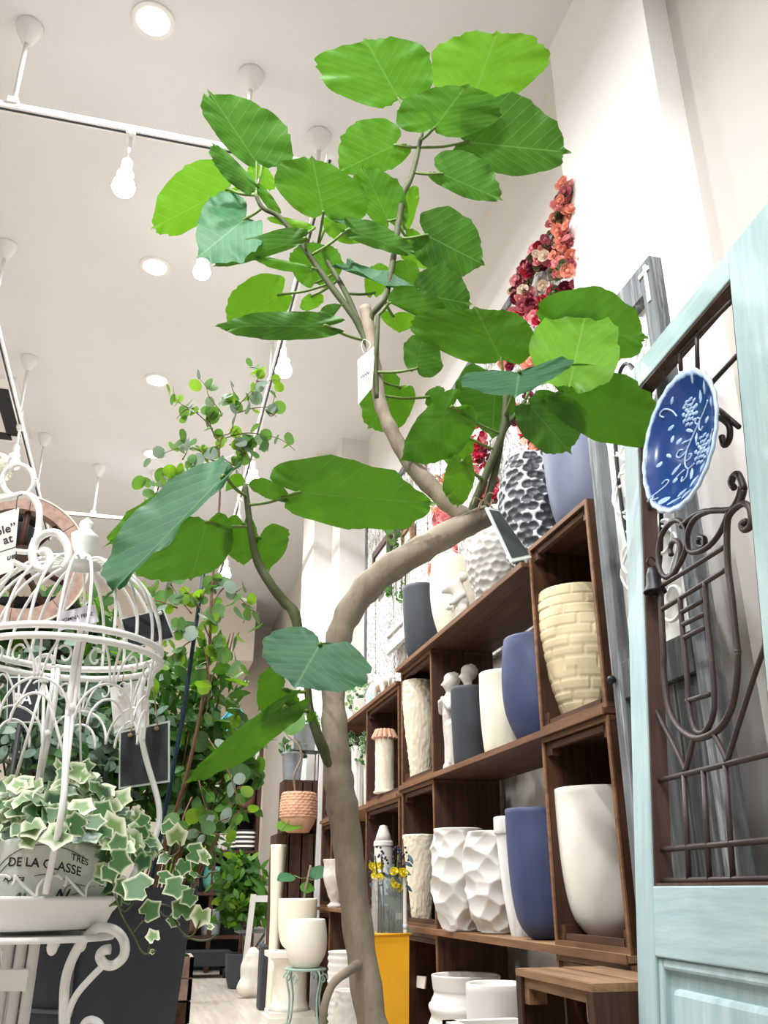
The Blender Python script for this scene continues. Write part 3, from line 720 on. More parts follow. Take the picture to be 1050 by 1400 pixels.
BR = []                         # sampled branch points, for the leaf stalks
def branch(name, pts, k=6, mt='bark', n=12, knob=0.05, seed=0):
    """pts: (px, py, horizontal distance, width in px)"""
    ps = [at(a, c, h) for a, c, h, w in pts]; rs = [w / 2 * h / ray(a, c)[3] for a, c, h, w in pts]
    q = crv(ps, k); r = lerp_list(rs, len(q)); rnd = random.Random(seed)
    r = [x * (1 + knob * math.sin(i * 1.7 + seed) * rnd.random()) for i, x in enumerate(r)]
    BR.extend((a, c) for a, c in zip(q, r))
    mb = MB(PB); mb.tube(q, r, n); return mb.build(name, mt, fig)
base = [(548, 1560, 2.0, 52), (524, 1470, 2.0, 47), (507, 1390, 2.0, 43), (488, 1260, 2.0, 41), (476, 1160, 2.0, 42), (466, 1090, 2.0, 43), (460, 1035, 2.0, 38), (456, 960, 2.0, 32),
        (458, 900, 2.0, 32), (474, 843, 2.0, 37), (516, 790, 2.0, 39), (578, 750, 2.0, 37), (632, 720, 2.0, 34), (668, 704, 2.0, 30)]
tr = branch('trunk', base, 6, n=18, knob=.10, seed=3)
branch('branch', [(640, 712, 2.0, 24), (604, 680, 2.0, 26), (566, 640, 2.0, 24), (541, 600, 2.0, 21), (521, 555, 2.0, 18), (514, 510, 2.0, 17), (508, 470, 2.0, 17), (499, 420, 2.0, 16)], 6, n=12, knob=.12, seed=5)
branch('branch', [(506, 452, 2.0, 9), (508, 432, 1.99, 8), (517, 420, 1.98, 9), (527, 405, 1.98, 9), (534, 375, 1.98, 9), (540, 335, 1.98, 9), (547, 290, 1.98, 9), (551, 265, 1.98, 9), (561, 246, 1.98, 7.5), (569, 218, 1.98, 7), (577, 180, 1.98, 6)], 5, 'stem', 10, seed=7)
branch('branch', [(506, 480, 2.0, 9), (495, 455, 2.0, 9), (482, 431, 1.99, 9), (450, 388, 1.98, 9), (418, 342, 1.97, 8), (399, 316, 1.96, 8), (380, 295, 1.95, 7), (359, 284, 1.94, 6), (350, 267, 1.93, 5)], 5, 'stem', 10, seed=9)
branch('branch', [(508, 470, 2.02, 8), (495, 450, 2.02, 8), (473, 401, 2.03, 8), (448, 358, 2.04, 7), (434, 337, 2.04, 6)], 5, 'stem', 10, seed=11)
branch('branch', [(516, 545, 1.99, 8), (513, 500, 1.98, 8), (515, 470, 1.97, 7), (517, 432, 1.97, 6)], 5, 'stem', 8, seed=13)
branch('branch', [(640, 712, 2.0, 14), (652, 680, 1.99, 12), (668, 640, 1.98, 11), (684, 600, 1.97, 11), (690, 575, 1.97, 11), (692, 540, 1.97, 9)], 5, 'stem', 10, seed=15)
branch('branch', [(660, 702, 2.0, 12), (671, 665, 2.0, 11), (681, 625, 1.99, 10), (688, 590, 1.98, 9), (706, 566, 1.97, 7), (718, 548, 1.97, 6)], 5, 'stem', 10, seed=17)
branch('branch', [(462, 1058, 1.99, 18), (447, 1034, 1.98, 16), (434, 1004, 1.97, 14), (424, 972, 1.97, 11), (420, 938, 1.97, 10), (412, 890, 1.98, 12), (403, 840, 1.98, 15), (388, 822, 1.98, 14), (371, 800, 1.97, 13), (354, 772, 1.97, 12), (346, 745, 1.96, 10), (341, 712, 1.95, 9), (335, 662, 1.94, 7)], 5, 'stem', 12, seed=19)

OUT = [(0, 0), (.10, -.09), (.24, -.165), (.42, -.185), (.60, -.14), (.76, -.05), (.90, .09), (.98, .24), (1.0, .36), (.965, .50), (.88, .63), (.74, .75), (.56, .85), (.36, .925), (.17, .972), (.06, 1.0), (0, 1.07)]
def leaf(Z, base, tip, L, R, h, side='u', mt='leaf', lobe=1.0, stalk=True, curl=.02, dh=(0, 0, 0), seed=None):
    """one leaf: base (stalk end), tip and the widest point of either half in zoom coordinates"""
    ox, oy, sc = Z; g = lambda p: (ox + p[0] * sc, oy + p[1] * sc)
    bp = g(base); rnd = random.Random(seed if seed is not None else int(base[0] * 7 + tip[1] * 13))
    sl = -0.55 if side == 'u' else 0.55
    def pt(p, d):
        x, y = g(p); k = h / ray(x, y)[3]; up = (bp[1] - y) * k; return at(x, y, h + sl * up + d)
    B = pt(base, 0); T = pt(tip, dh[0]); A = [pt(L, dh[1]), pt(R, dh[2])]
    Mv = B + (T - B) * 0.3; offs = [q - Mv for q in A]
    out = crv([(u, v if v >= 0 else v * lobe, 0) for u, v in OUT], 2); n = len(out); K = 6
    me = MB(PB); me.uv = []; nrm = (T - B).cross(offs[1] - offs[0]).normalized(); ln = (T - B).length
    if nrm.dot(CAM - B) < 0: nrm = -nrm
    ph = rnd.uniform(0, 6); jag = [rnd.gauss(0, 1) for _ in range(40)]
    for i, o in enumerate(out):                 # midrib
        t = i / (n - 1); v = max(0, t) ** 1.15; me.v.append(B + (T - B) * v); me.uv.append((0.5, v))
    for s in (0, 1):
        for i, o in enumerate(out):
            t = i / (n - 1); vm = t ** 1.15
            for k in range(1, K + 1):
                f = k / K; u = o.x * f; v = vm + (o.y - vm) * f
                edge = f ** 2; jg = jag[(i + s * 17) % len(jag)]
                v2 = v + edge * (.010 * jg + .012 * math.sin(i * .9 + ph + s)); u2 = u * (1 + edge * (.020 * jg + .028 * math.sin(i * .75 + ph * 2 + s * 2)))
                wv = (abs(u) ** 1.6 * curl * 2.2 + edge * .034 * math.sin(i * .85 + ph + s * 3) + f * f * .02 * math.sin(i * 1.7 + ph)) * ln + .012 * ln * math.sin(v * 20) * u
                me.v.append(B + (T - B) * v2 + offs[s] * u2 - nrm * wv * (1 if side == 'u' else -1) * .6); me.uv.append((0.5 + (u * .5 if s else -u * .5), v))
    for s in (0, 1):
        base_i = n + s * n * K
        for i in range(n - 1):
            q = lambda ii, k: ii if k == 0 else base_i + ii * K + k - 1
            for k in range(K):
                fc = (q(i, k), q(i + 1, k), q(i + 1, k + 1), q(i, k + 1))
                me.f.append(fc if s else fc[::-1])
    o = me.build('leaf', mt, fig)
    if stalk:
        c, r = min(((c, r) for c, r in BR), key=lambda e: (e[0] - B).length + .6 * max(0, e[0].z - B.z))
        d = (c - B).length
        if d < .42:
            mid = (B + c) / 2 + Vector((0, 0, -.008 * min(1, d / .15))); st = MB(PB); st.tube(crv([c, mid, B, B + (T - B) * .03], 4), [.0042] * 12 + [.003], 6)
            st.build('petiole', 'petiole', o)
    return o
Z1, Z2, Z3, Z4, Z5, Z6, Z7, Z8 = (420, 20, .362), (200, 110, .2286), (290, 200, .2286), (430, 220, .238), (480, 380, .2286), (600, 370, .3048), (130, 580, .2762), (250, 820, .2667)
ZD = (120, 460, .4762)
# crown
leaf(Z1, (345, 318), (225, 103), (50, 240), (468, 165), 1.97, mt='leaf', lobe=1.0)
leaf(Z1, (630, 305), (715, 72), (466, 170), (905, 195), 2.03, mt='leaf_light')
leaf(Z1, (478, 430), (600, 268), (342, 352), (716, 400), 1.93, lobe=.9)
leaf(Z1, (600, 482), (975, 520), (742, 298), (748, 602), 1.97, mt='leaf_dark', lobe=.9)
leaf(Z1, (505, 600), (728, 698), (615, 520), (545, 668), 1.99, mt='leaf_dark')
leaf(Z1, (335, 492), (126, 590), (200, 397), (320, 582), 1.98, mt='leaf')
leaf(Z4, (425, 345), (280, 40), (256, 235), (520, 190), 2.0, mt='leaf')
leaf(Z4, (520, 390), (565, 150), (470, 280), (594, 250), 2.06, mt='leaf_light')
leaf(Z4, (640, 425), (962, 590), (812, 280), (668, 632), 1.98, mt='leaf_dark')
leaf(Z4, (530, 440), (680, 614), (620, 430), (495, 545), 2.05, mt='leaf_light', lobe=.6)
leaf(Z4, (610, 765), (892, 822), (735, 603), (712, 905), 1.98, mt='leaf_dark')
leaf(Z4, (560, 722), (525, 570), (455, 645), (606, 640), 2.02)
leaf(Z4, (340, 760), (370, 590), (287, 690), (430, 680), 2.05, mt='leaf_light')
leaf(Z4, (430, 815), (765, 985), (640, 745), (590, 890), 1.93, lobe=.6)
leaf(Z4, (620, 790), (125, 610), (385, 640), (330, 690), 1.95, 't', 'leaf_teal', lobe=.3, stalk=False)
leaf(Z4, (450, 890), (485, 985), (380, 890), (590, 905), 2.06, mt='leaf_light')
leaf(Z4, (190, 395), (578, 535), (330, 345), (300, 485), 1.92, mt='leaf_dark', lobe=.4)
leaf(Z4, (290, 385), (90, 325), (200, 335), (190, 375), 1.95, 't', 'leaf_teal', lobe=.3, stalk=False)
leaf(Z4, (250, 420), (45, 350), (150, 340), (160, 470), 2.02, mt='leaf_light', stalk=False)
leaf(Z3, (665, 400), (600, 75), (375, 215), (935, 330), 1.95, lobe=.9)
leaf(Z2, (660, 495), (385, 85), (402, 305), (850, 300), 1.94, mt='leaf_dark', lobe=.7)
leaf(Z2, (490, 650), (48, 880), (262, 495), (335, 858), 2.0, mt='leaf_light')
leaf(Z2, (660, 660), (398, 375), (478, 590), (600, 545), 1.93, mt='leaf_dark', lobe=.2)
leaf(Z2, (588, 830), (318, 1050), (405, 700), (640, 1040), 1.96, 't', 'leaf_teal')
leaf(Z3, (560, 550), (30, 712), (320, 515), (340, 655), 1.92, mt='leaf_dark', lobe=.4)
leaf(Z3, (620, 815), (605, 580), (463, 700), (782, 705), 2.07, mt='leaf')
leaf(Z3, (605, 730), (262, 660), (450, 685), (440, 748), 1.96, mt='leaf', lobe=.3)
leaf(Z3, (408, 885), (95, 1075), (215, 790), (345, 1085), 2.02, mt='leaf_light')
leaf(Z3, (690, 1075), (42, 1076), (490, 985), (470, 1160), 1.93, mt='leaf_dark', lobe=.8)
leaf(Z3, (690, 1060), (778, 948), (640, 985), (735, 1005), 1.94, mt='leaf_dark', lobe=.4, stalk=False)
leaf(Z3, (600, 895), (565, 985), (530, 930), (668, 920), 2.1, mt='leaf_light')
leaf(Z3, (612, 490), (335, 438), (465, 430), (480, 485), 1.97, mt='leaf_light', lobe=.4)
leaf(Z3, (690, 440), (820, 570), (760, 470), (740, 530), 2.02, mt='leaf_light', lobe=.4)
leaf(Z2, (690, 520), (735, 655), (765, 590), (605, 555), 2.05, mt='leaf_light')
leaf(Z2, (660, 620), (797, 802), (750, 690), (700, 730), 1.93, mt='leaf', lobe=.3)
# middle right
leaf(Z5, (390, 542), (430, 350), (312, 425), (545, 535), 1.97, mt='leaf_dark')
leaf(Z5, (288, 652), (108, 892), (100, 640), (345, 835), 2.05, mt='leaf')
leaf(Z5, (458, 712), (560, 672), (490, 655), (500, 772), 2.04, mt='leaf_dark')
leaf(Z6, (280, 400), (170, 176), (-112, 275), (432, 275), 1.93, lobe=.9)
leaf(Z6, (500, 262), (915, 300), (665, 72), (705, 405), 1.95, mt='leaf')
leaf(Z6, (585, 520), (660, 185), (408, 330), (806, 400), 1.84, 't', 'leaf_light', lobe=.45, stalk=False)
leaf(Z6, (360, 455), (345, 565), (95, 488), (600, 404), 1.77, 't', 'leaf_teal', lobe=.3)
leaf(Z6, (540, 545), (1000, 720), (775, 445), (690, 755), 1.90, mt='leaf', lobe=.8)
leaf(Z6, (400, 597), (582, 808), (600, 590), (385, 745), 1.93, mt='leaf_dark', lobe=.6)
leaf(Z6, (255, 505), (240, 748), (78, 500), (345, 610), 1.99, mt='leaf_dark')
leaf(Z5, (610, 772), (305, 1082), (478, 745), (690, 1005), 1.90, mt='leaf', lobe=.9)
leaf(Z5, (715, 960), (545, 1070), (600, 1000), (675, 1100), 1.97, mt='leaf_light', lobe=.5)
leaf(Z6, (105, 855), (85, 1055), (20, 930), (160, 925), 1.90, mt='leaf_light')
# lower left
leaf(Z7, (640, 255), (88, 825), (262, 392), (500, 455), 1.84, 't', 'leaf_teal', lobe=.9)
leaf(Z7, (560, 280), (70, 590), (300, 340), (420, 470), 1.90, mt='leaf', lobe=.4, stalk=False)
leaf(Z7, (555, 482), (480, 760), (205, 665), (682, 590), 1.92, mt='leaf')
leaf(Z7, (735, 490), (735, 692), (620, 545), (805, 560), 1.95, mt='leaf')
leaf(Z7, (815, 560), (857, 722), (792, 640), (958, 535), 1.98, mt='leaf')
leaf(Z7, (740, 300), (648, 332), (690, 245), (705, 305), 1.95, mt='leaf_light', lobe=.4)
leaf(Z7, (945, 362), (762, 298), (870, 280), (865, 372), 1.91, mt='leaf', lobe=.6, stalk=False)
leaf(ZD, (600, 448), (985, 480), (690, 345), (765, 556), 1.90, mt='leaf', lobe=.9)
leaf(Z8, (702, 228), (580, 442), (425, 195), (962, 398), 1.82, 't', 'leaf_teal', lobe=1.2)
leaf(Z8, (515, 455), (390, 562), (425, 355), (522, 565), 1.93, mt='leaf')
leaf(Z8, (530, 545), (14, 935), (370, 600), (470, 722), 1.90, mt='leaf', lobe=.8)
leaf(Z8, (530, 548), (602, 556), (565, 485), (570, 590), 1.93, mt='leaf_light', lobe=.4)
leaf(Z8, (648, 580), (700, 685), (690, 610), (645, 640), 1.95, mt='leaf_light', lobe=.3, stalk=False)

# price card and slate sign hung on the tree
t = thing('price_card', 'white handwritten paper card hanging on the bent fig stem', 'card', at(502, 500, 1.95))
O = at(502, 500, 1.95)
cc = [at(490, 553, 1.95), at(489, 492, 1.95), at(513, 472, 1.97), at(509, 530, 1.97)]
m = MB(O); nn = (cc[1] - cc[0]).cross(cc[3] - cc[0]).normalized() * .001
m.add(cc + [q + nn for q in cc], [(0, 1, 2, 3), (7, 6, 5, 4), (0, 4, 5, 1), (1, 5, 6, 2), (2, 6, 7, 3), (3, 7, 4, 0)]); m.build('card', 'card', t, False)
m = MB(O); m.tube(crv([at(493 + i * 1.5, 516 - i * .9 + (2 if i % 2 else -2), 1.944 + i * .0015) for i in range(9)], 3), .0009, 5); m.build('handwriting', 'ink', t)
m = MB(O); m.tube(crv([at(498, 484, 1.955), at(494, 472, 1.96), at(498, 464, 1.98), at(506, 470, 1.97), at(502, 480, 1.957)], 4), .0007, 5); m.build('string', 'card', t)
O = at(695, 730, 1.93); t = thing('slate_sign', 'narrow black slate sign in a pale frame tied under the cut fig branch', 'sign', O)
cc = [at(665, 693, 1.95), at(681, 696, 1.99), at(727, 762, 1.95), at(700, 768, 1.90)]
ce = sum(cc, Vector()) / 4; nn = (cc[1] - cc[0]).cross(cc[3] - cc[0]).normalized() * .006
m = MB(O); m.add(cc + [q + nn for q in cc], [(0, 1, 2, 3), (7, 6, 5, 4), (0, 4, 5, 1), (1, 5, 6, 2), (2, 6, 7, 3), (3, 7, 4, 0)]); m.build('frame', 'slate_frame', t, False)
for sgn in (-1, 2):
    ci = [ce + (q - ce) * .88 + nn * (.5 + sgn * .55 - .25) for q in cc]; ni = nn * .12
    m = MB(O); m.add(ci + [q + ni for q in ci], [(0, 1, 2, 3), (7, 6, 5, 4), (0, 4, 5, 1), (1, 5, 6, 2), (2, 6, 7, 3), (3, 7, 4, 0)]); m.build('slate', 'slate', t, False)
m = MB(O); m.tube(crv([at(673, 694, 1.97), at(660, 684, 1.965), at(655, 700, 1.98), at(668, 712, 2.03), at(682, 700, 2.03), at(673, 695, 1.975)], 5), .0022, 6)
m.tube(crv([at(660, 686, 1.965), at(650, 680, 1.95), at(646, 690, 1.95)], 4), .0015, 5); m.tube(crv([at(662, 685, 1.965), at(668, 674, 1.95), at(677, 676, 1.95)], 4), .0015, 5); m.build('twine_knot', 'twine', t)

# ------------------------------------------------------------------ blue door with an iron grille, leaning back
DO = Vector((.96, 1.846, 0)); DU = Vector((-.05, -.66, 0)); DV = Vector((.0942, 0, 1.0)); DN = DU.cross(DV).normalized()
if DN.x > 0: DN = -DN           # towards the aisle
DWL, DVL = DU.length, DV.length; du, dv = DU.normalized(), DV.normalized()
door = thing('blue_door', 'pale blue wooden door with an iron scroll grille leaning at the right', 'door', DO)
def dw(px, py, off=0.0):        # a point of the door plane
    return at_plane(px, py, DO + DN * off, DN)
def ds(px, py, off=0.0):
    d = dw(px, py, off) - DO; v = d.dot(dv); return d.dot(du), v
TH = .038
def slab(name, s0, s1, t0, t1, mt, back=TH, front=0.0, bevel=.003):
    m = MB(DO); m.ob(DO + du * s0 + dv * t0 - DN * back, du * (s1 - s0), dv * (t1 - t0), DN * (back + front)); o = m.build(name, mt, door, False)
    if bevel: bv = o.modifiers.new('b', 'BEVEL'); bv.width = bevel; bv.segments = 2
    return o
sL, _ = ds(884, 900); s0_, tB = ds(892, 1211); sR, tT = ds(1002, 374); sW = .70; tTop = 2.045
tT = (tT + ds(905, 505)[1]) / 2 if False else tT
print('door', sL, s0_, sR, tB, tT, tTop)
slab('stile', 0, sL, 0, tTop, 'blue_paint'); slab('stile', sR, sW, 0, tTop, 'blue_paint')
slab('top_rail', sL, sR, tT, tTop, 'blue_paint_h'); slab('lock_rail', sL, sR, tB - .13, tB, 'blue_paint_h'); slab('bottom_rail', sL, sR, 0, .14, 'blue_paint_h')
slab('panel', sL, sR, .14, tB - .13, 'blue_paint', back=.034, front=-.022, bevel=0)
slab('raised_panel', sL + .05, sR - .05, .19, tB - .18, 'blue_paint', back=.03, front=-.008, bevel=.012)
for a in ((sL, sL + .02, .14, tB - .13), (sR - .02, sR, .14, tB - .13), (sL + .02, sR - .02, tB - .15, tB - .13), (sL + .02, sR - .02, .14, .16)):
    slab('panel_moulding', *a, 'blue_paint', back=.03, front=-.006, bevel=.005)
for a in ((sL - .001, sL + .006, tB, tT), (sR - .006, sR + .001, tB, tT), (sL, sR, tT - .006, tT + .001), (sL, sR, tB - .001, tB + .006)):
    slab('lining', *a, 'door_brown', back=TH + .004, front=-.004, bevel=0)
GO = -.022                      # the grille sits in the middle of the opening
def gbar(pts, r=.0055, mt='iron', name='grille_bar', smooth=True, n=8):
    ps = [dw(x, y, GO) for x, y in pts]
    m = MB(DO); m.tube(crv(ps, 5) if len(ps) > 2 else ps, r, n); return m.build(name, mt, door)
Zg = lambda pts, ox, oy, sc: [(ox + x * sc, oy + y * sc) for x, y in pts]
A8 = lambda *p: Zg(p, 860, 680, .181); A6 = lambda *p: Zg(p, 840, 880, .2571); A7 = lambda *p: Zg(p, 860, 480, .1714); A5 = lambda *p: Zg(p, 780, 280, .3143)
L_, R_ = sL, sR
def hbar(t, s0=None, s1=None, r=.0058):
    m = MB(DO); m.tube([DO + du * (s0 if s0 is not None else sL) + dv * t + DN * GO, DO + du * (s1 if s1 is not None else sR) + dv * t + DN * GO], r, 8); return m.build('grille_bar', 'iron', door)
def vbar(s, t0, t1, r=.0055):
    m = MB(DO); m.tube([DO + du * s + dv * t0 + DN * GO, DO + du * s + dv * t1 + DN * GO], r, 8); return m.build('grille_bar', 'iron', door)
hb1 = ds(*A6((600, 632))[0], GO); hb2 = ds(*A6((500, 1068))[0], GO)
hbar(hb1[1]); hbar(hb2[1]); hbar(tB + .012)
for q in ((378, 680), (482, 660), (600, 635)):
    s, t = ds(*A6(q)[0], GO); vbar(s, tB + .012, hb1[1])
gbar(A6((378, 680), (340, 590), (270, 450), (200, 320), (168, 284)))
gbar(A6((600, 632), (570, 560), (528, 478))); gbar(A6((378, 680), (398, 600), (420, 505)))
gbar(A6((600, 630), (660, 430), (740, 180), (800, 10)) + A8((1025, 1080),))
gbar(A8((238, 680), (245, 860), (256, 1080), (262, 1200)) + A6((262, 150), (285, 330), (330, 430), (400, 492), (470, 500), (560, 450), (620, 350), (650, 200), (655, 40)) + A8((820, 1170), (800, 1000), (775, 750), (745, 500), (740, 250), (760, 130), (850, 50), (905, 70), (925, 150), (915, 220), (870, 245), (850, 205), (885, 180)), .007)
gbar(A8((238, 675), (520, 500), (735, 365))); gbar(A8((245, 850), (500, 690), (740, 540)))
gbar(A8((385, 760), (400, 950), (420, 1150)) + A6((385, 150), (400, 350), (430, 460), (480, 470), (525, 380), (530, 250), (515, 60)) + A8((590, 900), (575, 640)), .006)
for a, c in (((395, 870), (560, 775)), ((400, 965), (568, 880)), ((408, 1065), (575, 980))): gbar(A8(a, c))
gbar(A6((385, 305), (505, 270)))
gbar(A8((320, 435), (310, 390), (330, 335), (375, 340), (390, 430), (350, 560), (290, 605), (235, 560), (220, 430), (245, 290), (310, 195), (380, 175), (430, 240), (440, 340), (400, 470), (330, 585)), .0065, name='grille_scroll')
gbar(A8((530, 300), (570, 310), (570, 365), (530, 370), (520, 330)) , .006, name='grille_scroll')
gbar(A8((850, -80), (820, 20), (760, 95), (620, 100), (500, 160), (445, 270), (450, 390), (500, 415), (600, 370), (690, 260), (760, 100)), .0065, name='grille_scroll')
gbar(A8((215, 660), (225, 600), (190, 545), (140, 540), (95, 620), (95, 710), (125, 735)), .006, name='grille_scroll')
gbar(A8((120, 50), (140, 105), (158, 70), (160, 20), (120, 15), (95, 80), (65, 190)), .005, name='grille_scroll')
gbar(A7((740, 680), (760, 750), (800, 700), (800, 600), (745, 545), (700, 530)), .007, name='grille_scroll')
gbar(A7((720, 470), (875, 605)) , .006)
gbar(A7((840, 1090), (812, 1050), (830, 1000), (875, 985)) + A5((755, 1240), (740, 1190), (715, 1175), (700, 1210), (712, 1232)), .007, name='grille_scroll')
gbar(A5((755, 1240), (735, 1300), (700, 1325), (560, 1340), (480, 1400)), .0065, name='grille_scroll')
# bars of the upper grid
s1, t1 = ds(*A5((548, 600))[0], GO)
hb = ds(*A5((700, 420))[0], GO)[1]
gbar(A5((330, 790), (700, 420))); gbar(A5((610, 780), (725, 655)))
for a, c in (((548, 500), (553, 720)), ((475, 570), (480, 720)), ((405, 645), (410, 745))): gbar(A5(a, c))
# little iron bell on the grille
bp = dw(*A8((185, 620))[0], GO + .01)
t = thing('iron_bell', 'small dark iron bell hanging in the door grille', 'bell', bp)
m = MB(); m.lathe([(.004, .032), (.010, .028), (.016, .01), (.018, -.012), (.026, -.028), (.027, -.032), (.024, -.032), (.014, -.01), (.001, .01)], 24); m.build('bell_body', 'iron2', t)
m = MB(); m.tube([(0, 0, .0), (0, 0, -.036)], .003, 6); m.ball((0, 0, -.04), .007, 8); m.build('clapper', 'iron2', t)
m = MB(); m.tube(crv([(0, 0, .03), (.012, 0, .042), (0, 0, .056), (-.012, 0, .042)], 4, True), .002, 6, closed=True); m.build('loop', 'iron2', t)

# blue relief plate hung on the door
pc = dw(932, 603, .05); t = thing('relief_plate', 'oval blue glazed plate with white raised flowers hung on the blue door', 'plate', pc)
pn = (DN + Vector((0, -.16, .06))).normalized(); pu = (du - pn * du.dot(pn)).normalized(); pv = pn.cross(pu); pv = pv if pv.z > 0 else -pv
RW, RH = .128, .168
def pp(x, y, d=0): return pu * (x * RW) + pv * (y * RH) + pn * d
prof = [(0, -.018), (.25, -.017), (.5, -.014), (.68, -.009), (.80, -.001), (.90, .007), (.965, .012), (1.0, .011), (1.0, .006), (.9, .0), (.7, -.016), (.4, -.024), (0, -.025)]
mb = MB(); mb.attr = []; n = 96
for r, z in prof:
    for j in range(n):
        w = 2 * math.pi * j / n; wob = 1 + (.012 * math.sin(w * 24) if r > .9 else 0); rr = max(r, .001)
        mb.v.append(pp(rr * wob * math.cos(w), rr * wob * math.sin(w), z + (.002 * math.sin(w * 48) if .85 < r < .99 else 0))); mb.attr.append(.85 if r >= .965 and z > .005 else (.36 + .18 * math.sin(w * 48) if r >= .88 and z > .005 else .12))
for i in range(len(prof) - 1):
    for j in range(n): mb.f.append((i * n + j, i * n + (j + 1) % n, (i + 1) * n + (j + 1) % n, (i + 1) * n + j))
mb.build('dish', 'plate_blue', t)
M['relief'] = plain('pale_relief_glaze', S(158, 182, 216), 0.2, 0.1, 20)
def zrel(x, y):
    r = math.hypot(x, y)
    for (a, za), (b_, zb) in zip(prof, prof[1:]):
        if a <= r <= b_: return za + (zb - za) * (r - a) / max(1e-6, b_ - a)
    return prof[6][1]
def pz(p, sc=1.0):              # from the plate's zoom picture to plate coordinates
    return ((p[0] - 420) / 305, (720 - p[1]) / 570)
def vine(pts, r=.0022):
    m = MB(); m.tube([pp(x, y, zrel(x, y) + .001) for x, y in ((q.x, q.y) for q in crv([(*pz(p), 0) for p in pts], 5))], r, 6); m.build('relief_vine', 'relief', t)
for v in (((610, 510), (540, 580), (470, 670), (410, 780), (400, 880), (430, 940), (480, 930)), ((410, 780), (360, 800), (330, 770), (350, 735), (380, 750)), ((400, 860), (440, 860), (450, 830), (430, 820)),
          ((430, 940), (420, 1000), (385, 1020), (385, 980)), ((520, 600), (510, 660), (530, 690), (545, 670)), ((500, 620), (480, 590), (500, 565), (520, 590)), ((400, 930), (350, 950), (320, 980)),
          ((180, 1090), (240, 1020), (285, 960), (260, 935), (240, 960)), ((340, 440), (310, 370), (270, 340), (240, 370), (260, 400)), ((440, 700), (400, 695), (370, 690)), ((590, 940), (610, 880), (670, 800)), ((250, 1090), (220, 1095), (215, 1060))): vine(v)
def petal(px, py, ln, wd, ang):
    ln, wd = ln * .82, wd * .72
    x0, y0 = pz((px, py)); m = MB(); m.v.append(pp(x0, y0, zrel(x0, y0) + .0045)); k = 10
    for j in range(k):
        w = 2 * math.pi * j / k; a, c = ln / 2 * math.cos(w), wd / 2 * math.sin(w) * (1 - .25 * math.cos(w))
        x, y = x0 + (a * math.cos(ang) - c * math.sin(ang)) / 305, y0 + (a * math.sin(ang) + c * math.cos(ang)) / 570 * 1.0
        m.v.append(pp(x, y, zrel(x, y) + .0004))
    m.f += [(0, 1 + j, 1 + (j + 1) % k) for j in range(k)]; m.build('relief_petal', 'relief', t)
for a in ((330, 880, 110, 40, .7), (460, 1000, 120, 40, 1.6), (430, 620, 100, 34, -.8), (295, 600, 70, 34, 1.3), (270, 730, 70, 34, -1.0), (485, 720, 110, 22, 1.5), (640, 830, 130, 44, 1.0), (345, 650, 60, 50, .6), (385, 690, 40, 30, .6),
          (290, 1130, 90, 80, .3), (330, 970, 60, 46, 1), (290, 500, 60, 44, .5), (210, 770, 60, 40, 1), (600, 400, 110, 40, 1.2), (540, 420, 120, 36, 1.4), (520, 250, 110, 34, 1.2), (410, 1130, 90, 40, .6), (500, 1090, 110, 44, .7),
          (560, 1020, 90, 36, 1.1), (370, 1180, 120, 36, .2), (470, 1180, 110, 36, .3), (650, 560, 90, 40, 1.4), (580, 640, 60, 44, 1), (410, 390, 40, 30, 0), (620, 930, 90, 30, 1.3), (330, 300, 70, 26, 1.1)): petal(*a)
for cx, cy, R0 in ((540, 850, 62), (440, 470, 58)):
    for ring, k in ((.25, 4), (.6, 8), (1.0, 11)):
        for j in range(k):
            w = 2 * math.pi * j / k + ring; petal(cx + R0 * ring * math.cos(w) * .95, cy + R0 * ring * math.sin(w) * 1.75, 44, 34, w + 1.57)
m = MB(); m.tube([pp(.1, 1.0, .0), (pp(.1, 1.0, 0) + pn * -.02), pp(.1, 1.02, -.05)], .002, 6); m.build('hanging_wire', 'iron2', t)

# ------------------------------------------------------------------ weathered grey door with a white scroll grille, standing behind the blue one
GX = 1.205; gy0, gy1, gz = 2.165, 1.72, 2.38   # far edge, near edge, top
gd = thing('grey_door', 'weathered grey wooden door with white scrollwork, standing behind the blue door', 'door', (GX, gy0, 0))
def gbox(name, x0, x1, ya, yb, z0, z1, mt, bev=.003):
    m = MB((GX, gy0, 0)); m.box(x0, x1, ya, yb, z0, z1); o = m.build(name, mt, gd, False)
    if bev: bv = o.modifiers.new('b', 'BEVEL'); bv.width = bev; bv.segments = 1
    return o
gw = .055
gbox('stile', GX, GX + .04, gy0 - gw, gy0, 0, gz, 'grey_wood'); gbox('stile', GX, GX + .04, gy1, gy1 + gw, 0, gz, 'grey_wood')
gbox('top_rail', GX, GX + .04, gy1 + gw, gy0 - gw, gz - .1, gz, 'grey_wood'); gbox('lock_rail', GX, GX + .04, gy1 + gw, gy0 - gw, 1.22, 1.32, 'grey_board')
nb = 3
for k in range(nb):
    ya = gy1 + gw + (gy0 - gy1 - 2 * gw) * k / nb
    gbox('board', GX + .012, GX + .03, ya + .002, ya + (gy0 - gy1 - 2 * gw) / nb - .002, 0.1, 1.22, 'grey_board')
gbox('bottom_rail', GX, GX + .04, gy1 + gw, gy0 - gw, 0, .1, 'grey_board')
gbox('backing', GX + .034, GX + .039, gy1 + gw, gy0 - gw, 1.32, gz - .1, 'white', 0)
def gpt(y, z): return Vector((GX + .018, y, z))
def gscroll(pts, r=.005, mt='white', name='scroll'):
    m = MB((GX, gy0, 0)); m.tube(crv([gpt(*p) for p in pts], 5), r, 8); m.build(name, mt, gd)
yc = (gy0 + gy1) / 2; wI = (gy0 - gy1) / 2 - gw
